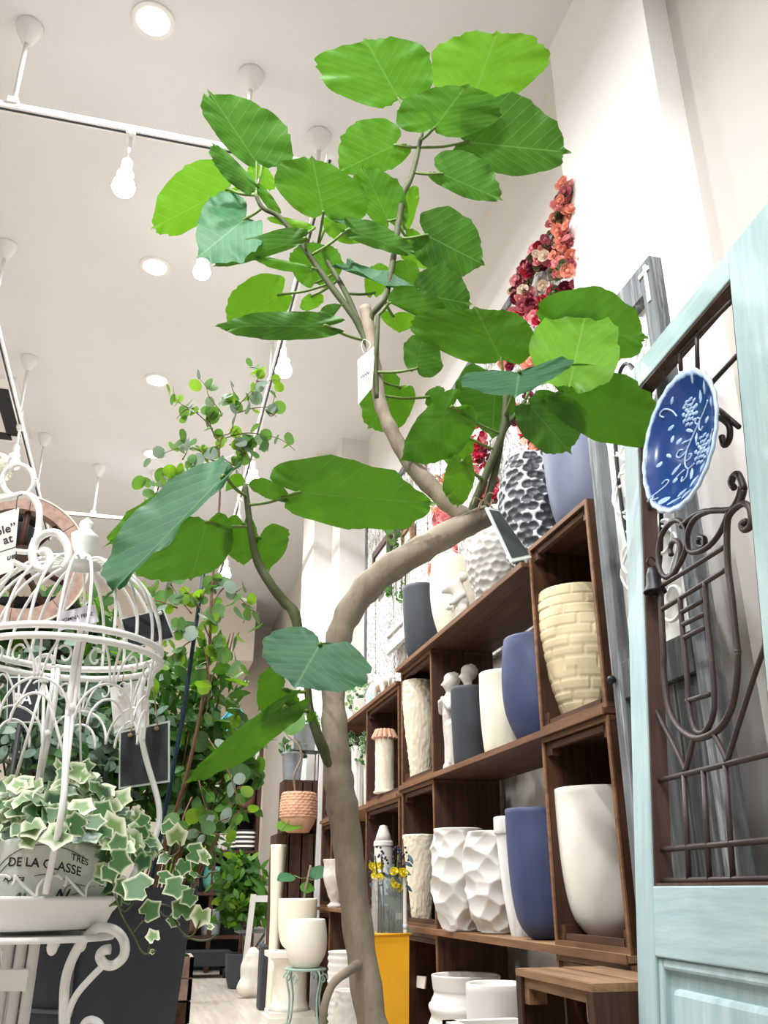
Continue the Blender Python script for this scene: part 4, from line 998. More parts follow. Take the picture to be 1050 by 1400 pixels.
def spiral(cy, cz, r0, turns, a0, dirn):
    return [(cy + dirn * r0 * (1 - .75 * i / 14) * math.cos(a0 + turns * 2 * math.pi * i / 14), cz + r0 * (1 - .75 * i / 14) * math.sin(a0 + turns * 2 * math.pi * i / 14)) for i in range(15)]
for cz in (1.42, 1.60, 1.78, 1.96, 2.12, 2.22):
    for d in (-1, 1):
        gscroll(spiral(yc + d * wI * .52, cz, wI * .42, 1.35, 1.57, d))
for cz in (1.52, 1.75, 1.95, 2.15):
    for d in (-1, 1): gscroll([(yc, cz - .12), (yc + d * wI * .5, cz - .04), (yc + d * wI * .85, cz + .04), (yc + d * wI * .5, cz + .1), (yc, cz + .13)], .004)
gscroll([(yc + .6 * wI * math.cos(a), 1.82 + .34 * math.sin(a)) for a in [2 * math.pi * i / 24 for i in range(25)]], .006, 'iron2', 'oval_band')
for d in (0, 1):
    ya = gy1 + .006 if d == 0 else gy0 - gw + .006
    gbox('corner_bracket', GX - .004, GX, ya + .012, ya + .024, gz - .14, gz - .02, 'white', 0); gbox('corner_bracket', GX - .0045, GX, ya, ya + .05, gz - .045, gz - .033, 'white', 0)
m = MB((GX, gy0, 0)); m.ball((GX - .012, gy0 - .02, 1.28), .012, 8); m.tube([(GX, gy0 - .02, 1.28), (GX - .012, gy0 - .02, 1.28)], .005, 6); m.build('latch', 'iron2', gd)

# ------------------------------------------------------------------ left side: birdcage on its stand
E1, E2 = Vector((CY, -SY, 0)), Vector((SY, CY, 0))
cc0 = at(43, 1240, 1.85); CG = Vector((cc0.x, cc0.y, 0))
cage = thing('birdcage_planter', 'white iron birdcage planter with a domed top and scrolled stand at the left', 'birdcage', CG)
def cp(r, a, z): return CG + E1 * (r * math.cos(a)) + E2 * (r * math.sin(a)) + Vector((0, 0, z))
def ctube(name, pts, r=.005, k=5, n=8, closed=False, mt='white'):
    m = MB(CG); m.tube(crv(pts, k, closed) if len(pts) > 2 else pts, r, n, closed); return m.build(name, mt, cage)
ZR, RR = 1.23, .193
for dz, rr in ((0, 0), (-.022, .001)):
    ctube('ring', [cp(RR + rr, 2 * math.pi * i / 40, ZR + dz) for i in range(40)], .0075, 1, 8, True)
NR = 22
for i in range(NR):
    a = 2 * math.pi * i / NR + .07
    ctube('rib', [cp(.033 + (RR - .033) * math.cos(t * math.pi / 2) ** .95, a, ZR + .195 * math.sin(t * math.pi / 2) ** 1.0) for t in [j / 10 for j in range(11)]], .0034, 2, 6)
m = MB(CG); m.lathe([(.045, 1.418), (.042, 1.426), (.030, 1.434), (.018, 1.441), (.017, 1.449), (.024, 1.464), (.029, 1.482), (.030, 1.492), (.018, 1.500), (.013, 1.508), (.016, 1.516), (.014, 1.524), (.0005, 1.536)], 28, CG); m.build('finial', 'white', cage)
ZT_ = .735
BA = (-1.10, 0.47, 2.04, 3.61)
for a in BA:
    for da in (-.03, .03):
        ctube('bar', [cp(RR, a + da, ZR), cp(.165, a + da, 1.18), cp(.163, a + da, 1.10), cp(.185, a + da * .6, 1.02), cp(.225, a, .92), cp(.225, a, .86), cp(.195, a, .80), cp(.172, a, ZT_ + .015)], .0062 if da < 0 else .0045, 5)
    m = MB(CG); m.ball(cp(.168, a, 1.075), .011, 8); m.build('collar', 'white', cage)
for q in range(4):              # fans of arches under the ring
    for w0, w1 in ((BA[q] + .04, BA[q] + .80), (BA[q] + .80, BA[q] + 1.55)):
        wc = (w0 + w1) / 2; hwid = (w1 - w0) / 2
        for f, z0, z1 in ((1.0, 1.055, 1.13), (.62, 1.045, 1.10)):
            ctube('arch', [cp(.176, wc - f * hwid * math.cos(math.pi * j / 12), z0 + (z1 - z0) * math.sin(math.pi * j / 12)) for j in range(13)], .0028, 2, 6)
        for d in (-.14, 0, .14): ctube('spindle', [cp(.177, wc + d * .25, 1.132), cp(.181, wc + d * .6, 1.17), cp(RR, wc + d * 1.4, ZR - .02)], .0026, 4, 6)
        for s in (-1, 1):
            ctube('scroll', [cp(.182, wc + s * .25 + s * .085 * (1 - .06 * j) * math.cos(2.6 - j * .5), 1.175 + .020 * (1 - .05 * j) * math.sin(2.6 - j * .5)) for j in range(12)], .0024, 3, 6)
m = MB(CG); m.lathe([(.001, .688), (.13, .688), (.14, .692), (.150, .715), (.168, .735), (.172, .742), (.168, .745), (.15, .735), (.13, .71), (.001, .705)], 48, CG); m.build('tray', 'white', cage)
for q in range(12):             # little scroll gallery on the rim
    a = 2 * math.pi * q / 12 + .1
    ctube('gallery_scroll', [cp(.168, a + .26 * j / 14 * 1.9 - .02 + .05 * math.cos(j * .9), ZT_ + .026 + .018 * math.sin(j * .62)) for j in range(15)], .0028, 2, 6)
m = MB(CG); m.lathe([(.001, .668), (.158, .668), (.16, .672), (.158, .678), (.001, .678)], 40, CG); m.build('plate_ring', 'white', cage)
for q in range(6):
    a = q * math.pi / 3 + .3; m = MB(CG); m.ball(cp(.10, a, .660), .010, 8, 1.5); m.build('foot_stud', 'white', cage)
# stand: column and three scroll legs
for s in (-.018, .006, .03):
    ctube('column_rod', [CG + E1 * (-.01 + s) - E2 * .01 + Vector((0, 0, .668)), CG + E1 * (-.012 + s) - E2 * .01 + Vector((0, 0, .05))], .010, 2, 8)
for z in (.585, .33):
    m = MB(CG); m.ob(CG + E1 * -.048 - E2 * .03 + Vector((0, 0, z)), E1 * .07, E2 * .035, (0, 0, .035)); m.build('clamp', 'white', cage, False)
m = MB(CG); m.lathe([(.001, 0), (.06, 0), (.055, .02), (.02, .05), (.001, .055)], 24, CG); m.build('foot', 'white', cage)
def zz(x, y, h=1.80):           # from the zoom of the stand
    return at(x * .1857, 1140 + y * .1857, h)
LEG = [zz(690, 668, 1.79), zz(770, 690), zz(860, 720), zz(915, 800), zz(910, 900), zz(840, 965), zz(770, 960), zz(735, 905), zz(760, 860), zz(812, 850)]
UP = [zz(470, 1420), zz(470, 1300), zz(480, 1100), zz(520, 950), zz(600, 800), zz(690, 710), zz(770, 690)]
ctube('scroll_leg', UP + LEG[2:], .0088, 5, 10)
ctube('scroll_leg_brace', [zz(490, 1420), zz(500, 1330), zz(560, 1190), zz(660, 1070), zz(765, 965)], .006, 5, 8)
ctube('scroll_leg_curl', [zz(760, 1500), zz(740, 1410), zz(690, 1372), zz(640, 1375), zz(615, 1410), zz(640, 1440), zz(670, 1420)], .0065, 5, 8)
ft = zz(470, 1420); ctube('scroll_leg', [ft, ft + Vector((.0, .0, -.1)), Vector((ft.x - .02, ft.y, .18)), Vector((ft.x + .09, ft.y, .03)), Vector((ft.x + .15, ft.y, .012))], .0088, 5, 10)
for a in (2.2, 3.9):
    ctube('scroll_leg', [cp(.15, a, .66), cp(.09, a, .56), cp(.05, a, .38), cp(.07, a, .16), cp(.16, a, .03), cp(.2, a, .012)], .0088, 5, 10)

# French enamel pot with lettering, standing in the tray
PO = CG + E1 * .03 - E2 * .02 + Vector((0, 0, .712))
fp = thing('lettered_pot', 'pale green enamel pot with French lettering inside the birdcage tray', 'pot', PO)
FA = -math.pi / 2 + .15
def fr(v): return .128 - .03 * (1 - v) ** 2
def ftop(a): return .112 + .02 * max(0, math.cos(a - FA)) ** 2
m = MB(PO); n = 64; rows = 14
for i in range(rows + 1):
    for j in range(n):
        a = 2 * math.pi * j / n; v = i / rows
        m.v.append(PO + E1 * (fr(v) * math.cos(a)) + E2 * (fr(v) * math.sin(a)) + Vector((0, 0, v * ftop(a))))
for i in range(rows):
    for j in range(n): m.f.append((i * n + j, i * n + (j + 1) % n, (i + 1) * n + (j + 1) % n, (i + 1) * n + j))
k = len(m.v)
for j in range(n):
    a = 2 * math.pi * j / n; m.v.append(PO + E1 * (.118 * math.cos(a)) + E2 * (.118 * math.sin(a)) + Vector((0, 0, ftop(a) - .004)))
for j in range(n): m.f.append((rows * n + j, rows * n + (j + 1) % n, k + (j + 1) % n, k + j))
m.f.append(tuple(range(n))[::-1]); m.f.append(tuple(k + j for j in range(n)))
M['enamel'] = plain('aged_enamel', S(212, 216, 206), 0.4, 0.1, 12)
m.build('body', 'enamel', fp)
def fsurf(x, z, off=.0008):
    v = max(0, min(1, z / .13)); r = fr(v) + off; a = FA + x / r
    return PO + E1 * (r * math.cos(a)) + E2 * (r * math.sin(a)) + Vector((0, 0, z))
def ftext(s, size, x0, z0, arc=0.0, slope=0.0, shear=0.0):
    text_mb(s, size, lambda x, y, z: fsurf(x0 + x, z0 + y + slope * x - arc * x * x, .0008 + z), PO, .0002, shear).build('lettering', 'ink', fp, False)
ftext('DE LA CLASSE', .0215, .016, .086, 1.2, -.12)
ftext('TRÈS', .016, .078, .094, 1.0, -.30)
ftext('Apaisa', .0155, -.038, .062, 0, 0, .35)
ftext('de la', .009, -.02, .036, 0, 0, .4)
ftext('N', .032, .045, .032, 0, 0, .5)
def fline(pts, r=.0006):
    m = MB(PO); m.tube([fsurf(p.x, p.y) for p in crv([(x, z, 0) for x, z in pts], 5)], r, 5); m.build('ornament_line', 'ink', fp)
fline([(-.13, .02), (-.09, .06), (-.05, .10), (0, .118), (.05, .112), (.09, .095)]); fline([(-.12, .02), (-.085, .055), (-.045, .092)])
fline([(0, .066), (.03, .07), (.05, .062), (.08, .052), (.10, .05)]); fline([(.05, .03), (.06, .05), (.08, .05), (.085, .04), (.07, .035)]); fline([(.07, .02), (.09, .03), (.10, .045), (.115, .05), (.12, .04)])

# ivy
def ivy_mesh():
    m = MB(); m.attr = []
    pts = []
    for a, r in ((-90, .12), (-62, .62), (-40, .78), (-18, .60), (2, .66), (28, 1.0), (50, .70), (68, .80), (90, 1.28)):
        pts.append((a, {-90: .28, -62: .74, -40: .84, -18: .74, 2: .78, 28: 1.0, 50: .82, 68: .88, 90: 1.2}[a]))
    half = [(r * math.cos(math.radians(a)), r * math.sin(math.radians(a))) for a, r in pts]
    o = half + [(-x, y) for x, y in half[-2:0:-1]]
    n = len(o); m.v.append(Vector((0, 0, 0))); m.attr.append(0)
    for f in (.5, .8, 1.0):
        for i, (x, y) in enumerate(o):
            rr = math.hypot(x, y); m.v.append(Vector((x * f, y * f, .10 * (f * rr) ** 2 - .05 * f * abs(x) + (.06 * math.sin(i * 2.1) if f == 1 else 0)))); m.attr.append(f)
    for i in range(n):
        j = (i + 1) % n; m.f.append((0, 1 + i, 1 + j))
        for q in range(2): m.f.append((1 + q * n + i, 1 + (q + 1) * n + i, 1 + (q + 1) * n + j, 1 + q * n + j))
    return m
IVY = {}
for k in ('ivy', 'ivy_pale', 'ivy_dark'):
    me = ivy_mesh().mesh('ivy_leaf'); me.materials.append(M[k]); IVY[k] = me
def facing(nrm, spin):
    z = Vector(nrm).normalized(); x = z.orthogonal().normalized(); y = z.cross(x)
    return Matrix((x, y, z)).transposed().to_4x4() @ Matrix.Rotation(spin, 4, 'Z')
ivy = thing('ivy_plant', 'cream edged variegated ivy spilling out of the birdcage', 'plant', PO + Vector((0, 0, .10)))
IO = PO + Vector((0, 0, .10)); rnd = random.Random(4)
def ivy_leaf(p, size, nrm, mt, spin=None):
    rot = facing(nrm, rnd.uniform(0, 6.28) if spin is None else spin) @ Matrix.Scale(size, 4)
    put('leaf', IVY[mt], ivy, p - IO, rot)
toc = (CAM - IO); toc.z = 0; toc.normalize()
for i in range(255):
    a = rnd.uniform(-math.pi, math.pi); r = .19 * math.sqrt(rnd.random()); hgt = .15 * (1 - (r / .2) ** 2) * rnd.uniform(.35, 1.1)
    p = IO + E1 * (r * math.cos(a) * 1.02 + .0) + E2 * (r * math.sin(a)) + Vector((0, 0, hgt + .012))
    nrm = Vector((rnd.gauss(0, .5), rnd.gauss(0, .5), .75)) + toc * .8 + E1 * (.5 * r / .17 * math.cos(a))
    ivy_leaf(p, rnd.uniform(.018, .034), nrm, rnd.choice(['ivy', 'ivy', 'ivy_pale', 'ivy_pale', 'ivy_dark']))
zi = lambda x, y, h=1.72: at(140 + x * .1714, 1080 + y * .1714, h)
for x, y, s, h, mt in ((300, 780, 44, 1.66, 'ivy'), (370, 970, 30, 1.66, 'ivy'), (120, 560, 36, 1.66, 'ivy'), (405, 1175, 20, 1.66, 'ivy_pale'), (590, 380, 32, 1.72, 'ivy_pale'), (520, 310, 22, 1.74, 'ivy'),
                       (730, 500, 30, 1.7, 'ivy'), (820, 540, 26, 1.7, 'ivy_pale'), (650, 600, 24, 1.72, 'ivy'), (600, 650, 24, 1.72, 'ivy'), (600, 770, 36, 1.7, 'ivy'), (700, 850, 26, 1.7, 'ivy'), (640, 960, 34, 1.7, 'ivy'),
                       (790, 990, 30, 1.7, 'ivy_pale'), (340, 260, 28, 1.8, 'ivy'), (310, 360, 26, 1.78, 'ivy'), (130, 440, 30, 1.68, 'ivy'), (180, 780, 32, 1.68, 'ivy'), (490, 700, 26, 1.72, 'ivy'), (580, 1040, 20, 1.7, 'ivy'),
                       (855, 1090, 11, 1.7, 'ivy_pale'), (400, 1290, 8, 1.66, 'ivy_pale'), (500, 540, 20, 1.74, 'ivy'), (330, 560, 26, 1.76, 'ivy_dark'), (280, 520, 26, 1.76, 'ivy'), (60, 640, 30, 1.68, 'ivy'), (210, 860, 20, 1.68, 'ivy_dark'), (730, 670, 16, 1.7, 'ivy'), (400, 420, 22, 1.78, 'ivy_dark')):
    p = zi(x, y, h); sz = s / 2 * h / 1330 * 1.15
    ivy_leaf(p, sz, toc + Vector((rnd.gauss(0, .3), rnd.gauss(0, .3), .25 + rnd.gauss(0, .3))), mt)
for i in range(16):
    p = IO + E1 * rnd.uniform(.12, .17) + E2 * rnd.uniform(-.12, .0) + Vector((0, 0, rnd.uniform(-.07, .03)))
    ivy_leaf(p, rnd.uniform(.016, .026), toc + Vector((rnd.gauss(0, .4), rnd.gauss(0, .4), .4)), rnd.choice(['ivy', 'ivy_pale', 'ivy_dark']))
def vine_stem(pts, r=.0016):
    m = MB(IO); m.tube(crv(pts, 5), r, 6); m.build('vine', 'stem', ivy)
vine_stem([zi(80, 700, 1.68), zi(110, 860, 1.66), (zi(160, 1010, 1.66)), zi(250, 1160, 1.66), zi(310, 1280, 1.66), zi(360, 1310, 1.66), zi(430, 1280, 1.66)])
vine_stem([zi(250, 1140, 1.66), zi(330, 1040, 1.66)]); vine_stem([zi(365, 1300, 1.66), zi(385, 1200, 1.66)])
vine_stem([zi(120, 900, 1.68), zi(180, 970, 1.68), zi(250, 900, 1.67)]); vine_stem([zi(440, 910, 1.7), zi(540, 930, 1.7), zi(600, 990, 1.7), zi(500, 1010, 1.7), zi(440, 930, 1.7)])
vine_stem([zi(470, 480, 1.74), zi(540, 530, 1.72), zi(610, 490, 1.72), zi(620, 410, 1.72)]); vine_stem([zi(560, 1010, 1.7), zi(650, 1150, 1.7), zi(720, 1160, 1.7), zi(780, 1040, 1.7)])
vine_stem([zi(640, 1160, 1.7), zi(760, 1200, 1.7), zi(860, 1190, 1.7), zi(925, 1140, 1.7)]); vine_stem([zi(760, 680, 1.7), zi(820, 700, 1.7), zi(860, 660, 1.7), zi(930, 650, 1.7)]); vine_stem([zi(720, 680, 1.7), zi(715, 780, 1.7), zi(770, 740, 1.7)])

# cards and slates hung about the cage
def flat_sign(name, label, cat, q, mt, frame=None, th=.003, inset=.90):
    ce = sum(q, Vector()) / 4; t = thing(name, label, cat, ce); nn = (q[1] - q[0]).cross(q[3] - q[0]).normalized()
    if nn.dot(CAM - ce) < 0: nn = -nn
    def pl(nm, c, a, b_, mtl):
        m = MB(ce); m.add([p + nn * a for p in c] + [p + nn * b_ for p in c], [(0, 1, 2, 3), (7, 6, 5, 4), (0, 4, 5, 1), (1, 5, 6, 2), (2, 6, 7, 3), (3, 7, 4, 0)]); m.build(nm, mtl, t, False)
    if frame:
        pl('frame', q, -th, 0, frame); pl('slate', [ce + (p - ce) * inset for p in q], 0, .001, mt)
    else: pl('card', q, -th, 0, mt)
    return t, ce, nn
def onq(q, nn, off=.0012):
    ux = ((q[1] - q[0]) + (q[2] - q[3])).normalized(); uy = nn.cross(ux)
    if uy.z < 0: uy = -uy
    ce = sum(q, Vector()) / 4
    return lambda x, y, z=0: ce + ux * x + uy * y + nn * (off + z)
q = [at(164, 846, 1.92), at(224, 832, 1.92), at(239, 872, 1.92), at(176, 888, 1.92)]
t, ce, nn = flat_sign('slate_tag', 'small black slate tag clipped behind the right ribs of the birdcage dome', 'sign', q, 'slate', 'slate_frame', inset=.93)
t_f = onq(q, nn); m = MB(ce); m.ball(at(219, 838, 1.912), .0045, 8); m.build('eyelet', 'card', t)
M['slate_dark'] = plain('dark_slate', S(40, 43, 48), 0.8, 0.15, 14); [c for c in t.children if c.name.startswith('slate')][0].data.materials[0] = M['slate_dark']
q = [at(163, 1000, 1.99), at(232, 985, 1.99), at(232, 1069, 1.99), at(162, 1079, 1.99)]
t, ce, nn = flat_sign('slate_board', 'chalky dark slate board hanging by twine at the right of the birdcage', 'sign', q, 'slate', 'slate_frame', inset=.93)
m = MB(ce); m.tube(crv([at(178, 1003, 1.99), at(190, 960, 1.99), at(200, 925, 1.98)], 4), .0016, 6); m.tube(crv([at(216, 995, 1.99), at(212, 960, 1.99), at(208, 930, 1.98)], 4), .0016, 6); m.build('twine', 'twine', t)
for px_, py_ in ((178, 1005), (214, 996)): m = MB(ce); m.ball(at(px_, py_, 1.985), .006, 7, .7); m.build('twine_knot', 'twine', t)
q = [at(78, 838, 1.88), at(130, 826, 1.88), at(135, 850, 1.88), at(82, 862, 1.88)]
t, ce, nn = flat_sign('plant_tag', 'lilac plant name card standing inside the birdcage dome', 'card', q, 'lilac_card', th=.001)
text_mb('JOMNA FELIZ', .0115, onq(q, nn, .0004), ce, .0002).build('lettering', 'ink', t, False)
m = MB(ce); m.tube([ce, at(112, 1100, 1.92)], .0022, 6); m.build('stake', 'white', t)
q = [at(150, 940, 2.02), at(188, 930, 2.02), at(190, 990, 2.02), at(156, 1003, 2.02)]
t, ce, nn = flat_sign('price_card', 'white paper tag hanging behind the right bars of the birdcage', 'card', q, 'card', th=.001)
m = MB(ce); m.ball(at(166, 938, 2.015), .004, 7); m.build('eyelet', 'dark', t); m = MB(ce); m.tube([at(166, 938, 2.015), at(170, 915, 2.015)], .001, 5); m.build('string', 'twine', t)
q = [at(188, 940, 2.05), at(203, 938, 2.05), at(204, 992, 2.05), at(186, 995, 2.05)]
t, ce, nn = flat_sign('price_card', 'narrow kraft paper tag beside the slate board', 'card', q, 'cream', th=.001)
m = MB(ce); m.tube([at(196, 942, 2.045), at(199, 915, 2.04)], .001, 5); m.build('string', 'twine', t)
q = [at(10, 925, 2.2), at(54, 925, 2.2), at(52, 988, 2.2), at(9, 988, 2.2)]
t, ce, nn = flat_sign('shop_sign', 'small black sign with white capitals among the leaves behind the birdcage', 'sign', q, 'black', 'slate_frame', inset=.94)
text_mb('PA', .040, onq(q, nn, .002), ce, .0003).build('lettering', 'card', t, False)
m = MB(ce); m.tube([ce - nn * .006, Vector((ce.x, ce.y, 0))], .006, 6); m.build('post', 'iron2', t)
# plant hanger
HO = at(60, 1060, 1.84); hg = thing('plant_hanger', 'white plastic three rod plant hanger hooked upright inside the birdcage', 'hanger', HO)
zh = lambda x, y: at(x * .1429, 800 + y * .1429, 1.84)
m = MB(HO); m.tube(crv([zh(420, 920), zh(385, 850), zh(352, 780), zh(350, 715), zh(400, 680), zh(460, 672), zh(505, 700), zh(512, 765)], 5), .0046, 8); m.build('hook', 'white', hg)
m = MB(HO); m.ob(zh(385, 930) - E2 * .006, zh(455, 930) - zh(385, 930), E2 * .012, zh(385, 890) - zh(385, 930)); m.build('hub', 'white', hg, False)
for x in (18, 57, 99): m = MB(HO); m.tube([zh(420, 920), at(x, 1075, 1.84)], .0032, 7); m.build('rod', 'white', hg)

# ------------------------------------------------------------------ white lantern, wagon wheel, sign card at the far left
LO = at(-165, 1240, 1.72); LO = Vector((LO.x, LO.y, 0))
ln = thing('scroll_lantern', 'white scrolled iron plant stand reaching in at the left edge', 'stand', LO)
zl = lambda x, y, h=1.72: at(x * .1429, 600 + y * .1429, h)
def ltube(nm, pts, r=.006, k=5, mt='white'):
    m = MB(LO); m.tube(crv(pts, k), r, 8); m.build(nm, mt, ln)
m = MB(LO); m.tube([LO, LO + Vector((0, 0, 1.56))], .012, 10); m.build('pole', 'white', ln)
m = MB(LO); m.lathe([(.001, 0), (.12, 0), (.115, .02), (.02, .04), (.001, .045)], 28, LO); m.build('foot', 'white', ln)
ltube('ring', [zl(175 + 150 * math.cos(a), 400 + 150 * math.sin(a)) for a in [2 * math.pi * i / 16 for i in range(17)]], .0055)
ltube('curl', [zl(60, 240), zl(90, 185), zl(130, 190), zl(140, 240), zl(105, 285), zl(60, 290)], .005)
ltube('shoulder', [zl(-300, 640), zl(-100, 600), zl(100, 560), zl(230, 530), zl(320, 570), zl(375, 680), zl(370, 850), zl(345, 960)], .0075)
ltube('stay', [zl(-280, 1000), zl(0, 1050), zl(160, 1075), zl(300, 1075), zl(345, 960)], .006); ltube('stay', [zl(-280, 1080), zl(0, 1120), zl(130, 1180), zl(240, 1230), zl(330, 1260)], .006)
ltube('scroll', [zl(345, 960), zl(310, 1080), zl(340, 1220), zl(440, 1260)] , .009)
ltube('scroll', [zl(600, 1240), zl(655, 1150), zl(640, 1020), zl(560, 910), zl(460, 900), zl(360, 960), zl(320, 1080), zl(340, 1200), zl(400, 1250), zl(470, 1200), zl(470, 1110), zl(420, 1070), zl(380, 1110)], .0085)
for a in (-300, 0): ltube('stay', [zl(-280, 300 + a), zl(-60, 420 + a * .3), zl(30, 430)], .006)
ltube('stay', [zl(-280, 640), zl(-280, 1080)], .006)
q = [at(-32, 712, 1.68), at(26, 694, 1.68), at(18, 780, 1.68), at(-40, 798, 1.68)]
t, ce, nn = flat_sign('hanging_card', 'cream card with black serif lettering hanging at the left edge', 'sign', q, 'card', th=.002)
of = onq(q, nn, .0006)
for s, x, y, sz, sh in (('ple”', .034, .030, .026, 0), ('at', .034, .004, .026, 0), ('uel', .034, -.040, .017, .3)):
    text_mb(s, sz, (lambda xx, yy: lambda a, b_, c: of(xx + a, yy + b_, c))(x * .8, y * .9), ce, .0002, sh).build('lettering', 'ink', t, False)
m = MB(ce); m.tube([of(.0, -.018), of(.04, -.018)], .0006, 5); m.build('rule', 'ink', t)
m = MB(ce); m.tube(crv([at(22, 697, 1.68), at(24, 680, 1.69), at(30, 676, 1.71)], 4), .0012, 5); m.tube(crv([at(-28, 712, 1.68), at(-24, 690, 1.69)], 4), .0012, 5); m.build('chain', 'dark', t)
# hydrangea
hy = at(-4, 640, 1.76); t = thing('hydrangea_head', 'creamy white hydrangea flower head at the left edge above the card', 'flower', hy)
fl = MB()
for k in range(4):
    a = k * math.pi / 2; kk = len(fl.v); fl.v += [Vector((0, 0, 0)), Vector((math.cos(a - .6) * .7, math.sin(a - .6) * .7, .1)), Vector((math.cos(a) * 1.1, math.sin(a) * 1.1, .02)), Vector((math.cos(a + .6) * .7, math.sin(a + .6) * .7, .1))]; fl.f.append((kk, kk + 1, kk + 2, kk + 3))
M['floret'] = plain('floret', S(240, 240, 214), .8, .06, 30); fme = fl.mesh('floret'); fme.materials.append(M['floret'])
for i in range(70):
    z = rnd.uniform(-.5, 1); a = rnd.uniform(0, 6.28); d = Vector((math.sqrt(1 - z * z) * math.cos(a), math.sqrt(1 - z * z) * math.sin(a), z)); put('floret', fme, t, d * .034, facing(d, a) @ Matrix.Scale(.009, 4))
m = MB(); m.tube(crv([(0, 0, .02), (-.01, 0, -.05), (-.04, 0, -.12)], 4), .003, 6); m.build('stem', 'stem', t)
# wagon wheel on a dark rack
WC = at(26, 765, 2.55); wh = thing('wagon_wheel', 'old wooden wagon wheel with a pinkish rim and dark spokes behind the birdcage', 'wheel', WC)
wn = (CAM - WC); wn.z = 0; wn = (wn.normalized() + E1 * .25).normalized(); wx = Vector((0, 0, 1)).cross(wn).normalized(); RWH = .205
def wp(r, a, d=0): return wx * (r * math.cos(a)) + Vector((0, 0, r * math.sin(a))) + wn * d
NF = 8
for k in range(NF):             # felloes
    m = MB(); n = 8
    for i in range(n + 1):
        a = 2 * math.pi * (k + (i / n) * .985) / NF
        for r, d in ((RWH, -.02), (RWH, .02), (RWH - .045, .02), (RWH - .045, -.02)): m.v.append(wp(r, a, d))
    for i in range(n):
        for j in range(4): m.f.append((i * 4 + j, i * 4 + (j + 1) % 4, i * 4 + 4 + (j + 1) % 4, i * 4 + 4 + j))
    m.f += [(3, 2, 1, 0), (n * 4, n * 4 + 1, n * 4 + 2, n * 4 + 3)]
    m.build('felloe', 'rosewood', wh, 'auto')
m = MB()
for i in range(64):
    a = 2 * math.pi * i / 64
    for r, d in ((RWH + .006, -.022), (RWH + .006, .022), (RWH, .022), (RWH, -.022)): m.v.append(wp(r, a, d))
for i in range(64):
    for j in range(4): m.f.append((i * 4 + j, i * 4 + (j + 1) % 4, ((i + 1) % 64) * 4 + (j + 1) % 4, ((i + 1) % 64) * 4 + j))
m.build('tyre', 'cream', wh, 'auto')
for k in range(10):
    a = 2 * math.pi * k / 10 + .3; m = MB(); m.tube([wp(.03, a), wp(.1, a), wp(RWH - .04, a)], [.012, .010, .009], 8); m.build('spoke', 'old_crate', wh)
m = MB(); m.tube([wp(0, 0, -.04), wp(0, 0, .04)], .036, 20); m.build('hub', 'old_crate', wh, 'auto')
RK = at(0, 1200, 2.72); RK = Vector((RK.x, RK.y, 0)); rk = thing('display_rack', 'dark iron display rack behind the wagon wheel at the left edge', 'rack', RK)
for s, d in ((-.45, 0), (.05, 0), (-.45, .3), (.05, .3)):
    m = MB(RK); p = RK + E1 * s + E2 * d; m.ob(p, E1 * .03, E2 * .03, (0, 0, 1.62)); m.build('post', 'iron2', rk, False)
for z in (.3, .8, 1.24, 1.6):
    m = MB(RK); m.ob(RK - E1 * .46 - E2 * .02 + Vector((0, 0, z)), E1 * .55, E2 * .36, (0, 0, .02)); m.build('shelf', 'black', rk, False)
rd = random.Random(8)
# goods hung on the rack behind the wheel
for i, (x, y, r) in enumerate(((18, 740, .06), (40, 700, .05), (2, 770, .07))):
    p = at(x, y, 2.68); m = MB(p); m.lathe(pot_shape(BULL, r, r * 1.8), 24, p - Vector((0, 0, r))); o = m.build('iron_pot', 'black', None); tag(o, ['black iron pot in front of the rack, lowest behind the wheel hub', 'black iron pot behind the top of the wheel rim', 'broad black iron pot at the left edge behind the wheel'][i], 'pot')

# ------------------------------------------------------------------ big charcoal planter behind the cage
PC = at(4, 1300, 2.32); PC = Vector((PC.x, PC.y, 0)); bx = thing('charcoal_planter', 'big square charcoal planter box with raised panel mouldings behind the cage stand', 'planter', PC)
an = -.30; A1 = E1 * math.cos(an) + E2 * math.sin(an); A2 = E2 * math.cos(an) - E1 * math.sin(an); hw, hd, hh_ = .375, .22, .75
def pbx(a, c, z): return PC + A1 * a + A2 * c + Vector((0, 0, z))
m = MB(PC); k = .86
vs = [pbx(s * hw * k, q * hd * k, 0) for s, q in ((-1, -1), (1, -1), (1, 1), (-1, 1))] + [pbx(s * hw, q * hd, hh_) for s, q in ((-1, -1), (1, -1), (1, 1), (-1, 1))]
vs += [pbx(s * (hw - .04), q * (hd - .04), hh_) for s, q in ((-1, -1), (1, -1), (1, 1), (-1, 1))] + [pbx(s * (hw - .05), q * (hd - .05), hh_ - .08) for s, q in ((-1, -1), (1, -1), (1, 1), (-1, 1))]
fs = [(3, 2, 1, 0)]
for L0 in (0, 4, 8):
    for j in range(4): fs.append((L0 + j, L0 + (j + 1) % 4, L0 + 4 + (j + 1) % 4, L0 + 4 + j))
fs.append((12, 13, 14, 15)); m.add(vs, fs); m.build('box', 'dark', bx, False)
M['moulding'] = plain('grey_moulding', S(104, 106, 112), .5, .1)
for s0, s1 in ((-.9, -.35), (-.3, .36), (.42, .93)):
    x0, x1 = s0 * hw, s1 * hw
    rect = [pbx(x0, -hd * (k + (1 - k) * .93) - .004, .70), pbx(x1, -hd * (k + (1 - k) * .93) - .004, .70), pbx(x1, -hd * (k + (1 - k) * .7) - .004, .53), pbx(x0, -hd * (k + (1 - k) * .7) - .004, .53)]
    m = MB(PC); m.tube(rect, .006, 8, closed=True); m.build('panel_moulding', 'moulding', bx)
    for p in rect: m = MB(PC); m.ball(p, .011, 8); m.build('corner_boss', 'moulding', bx)
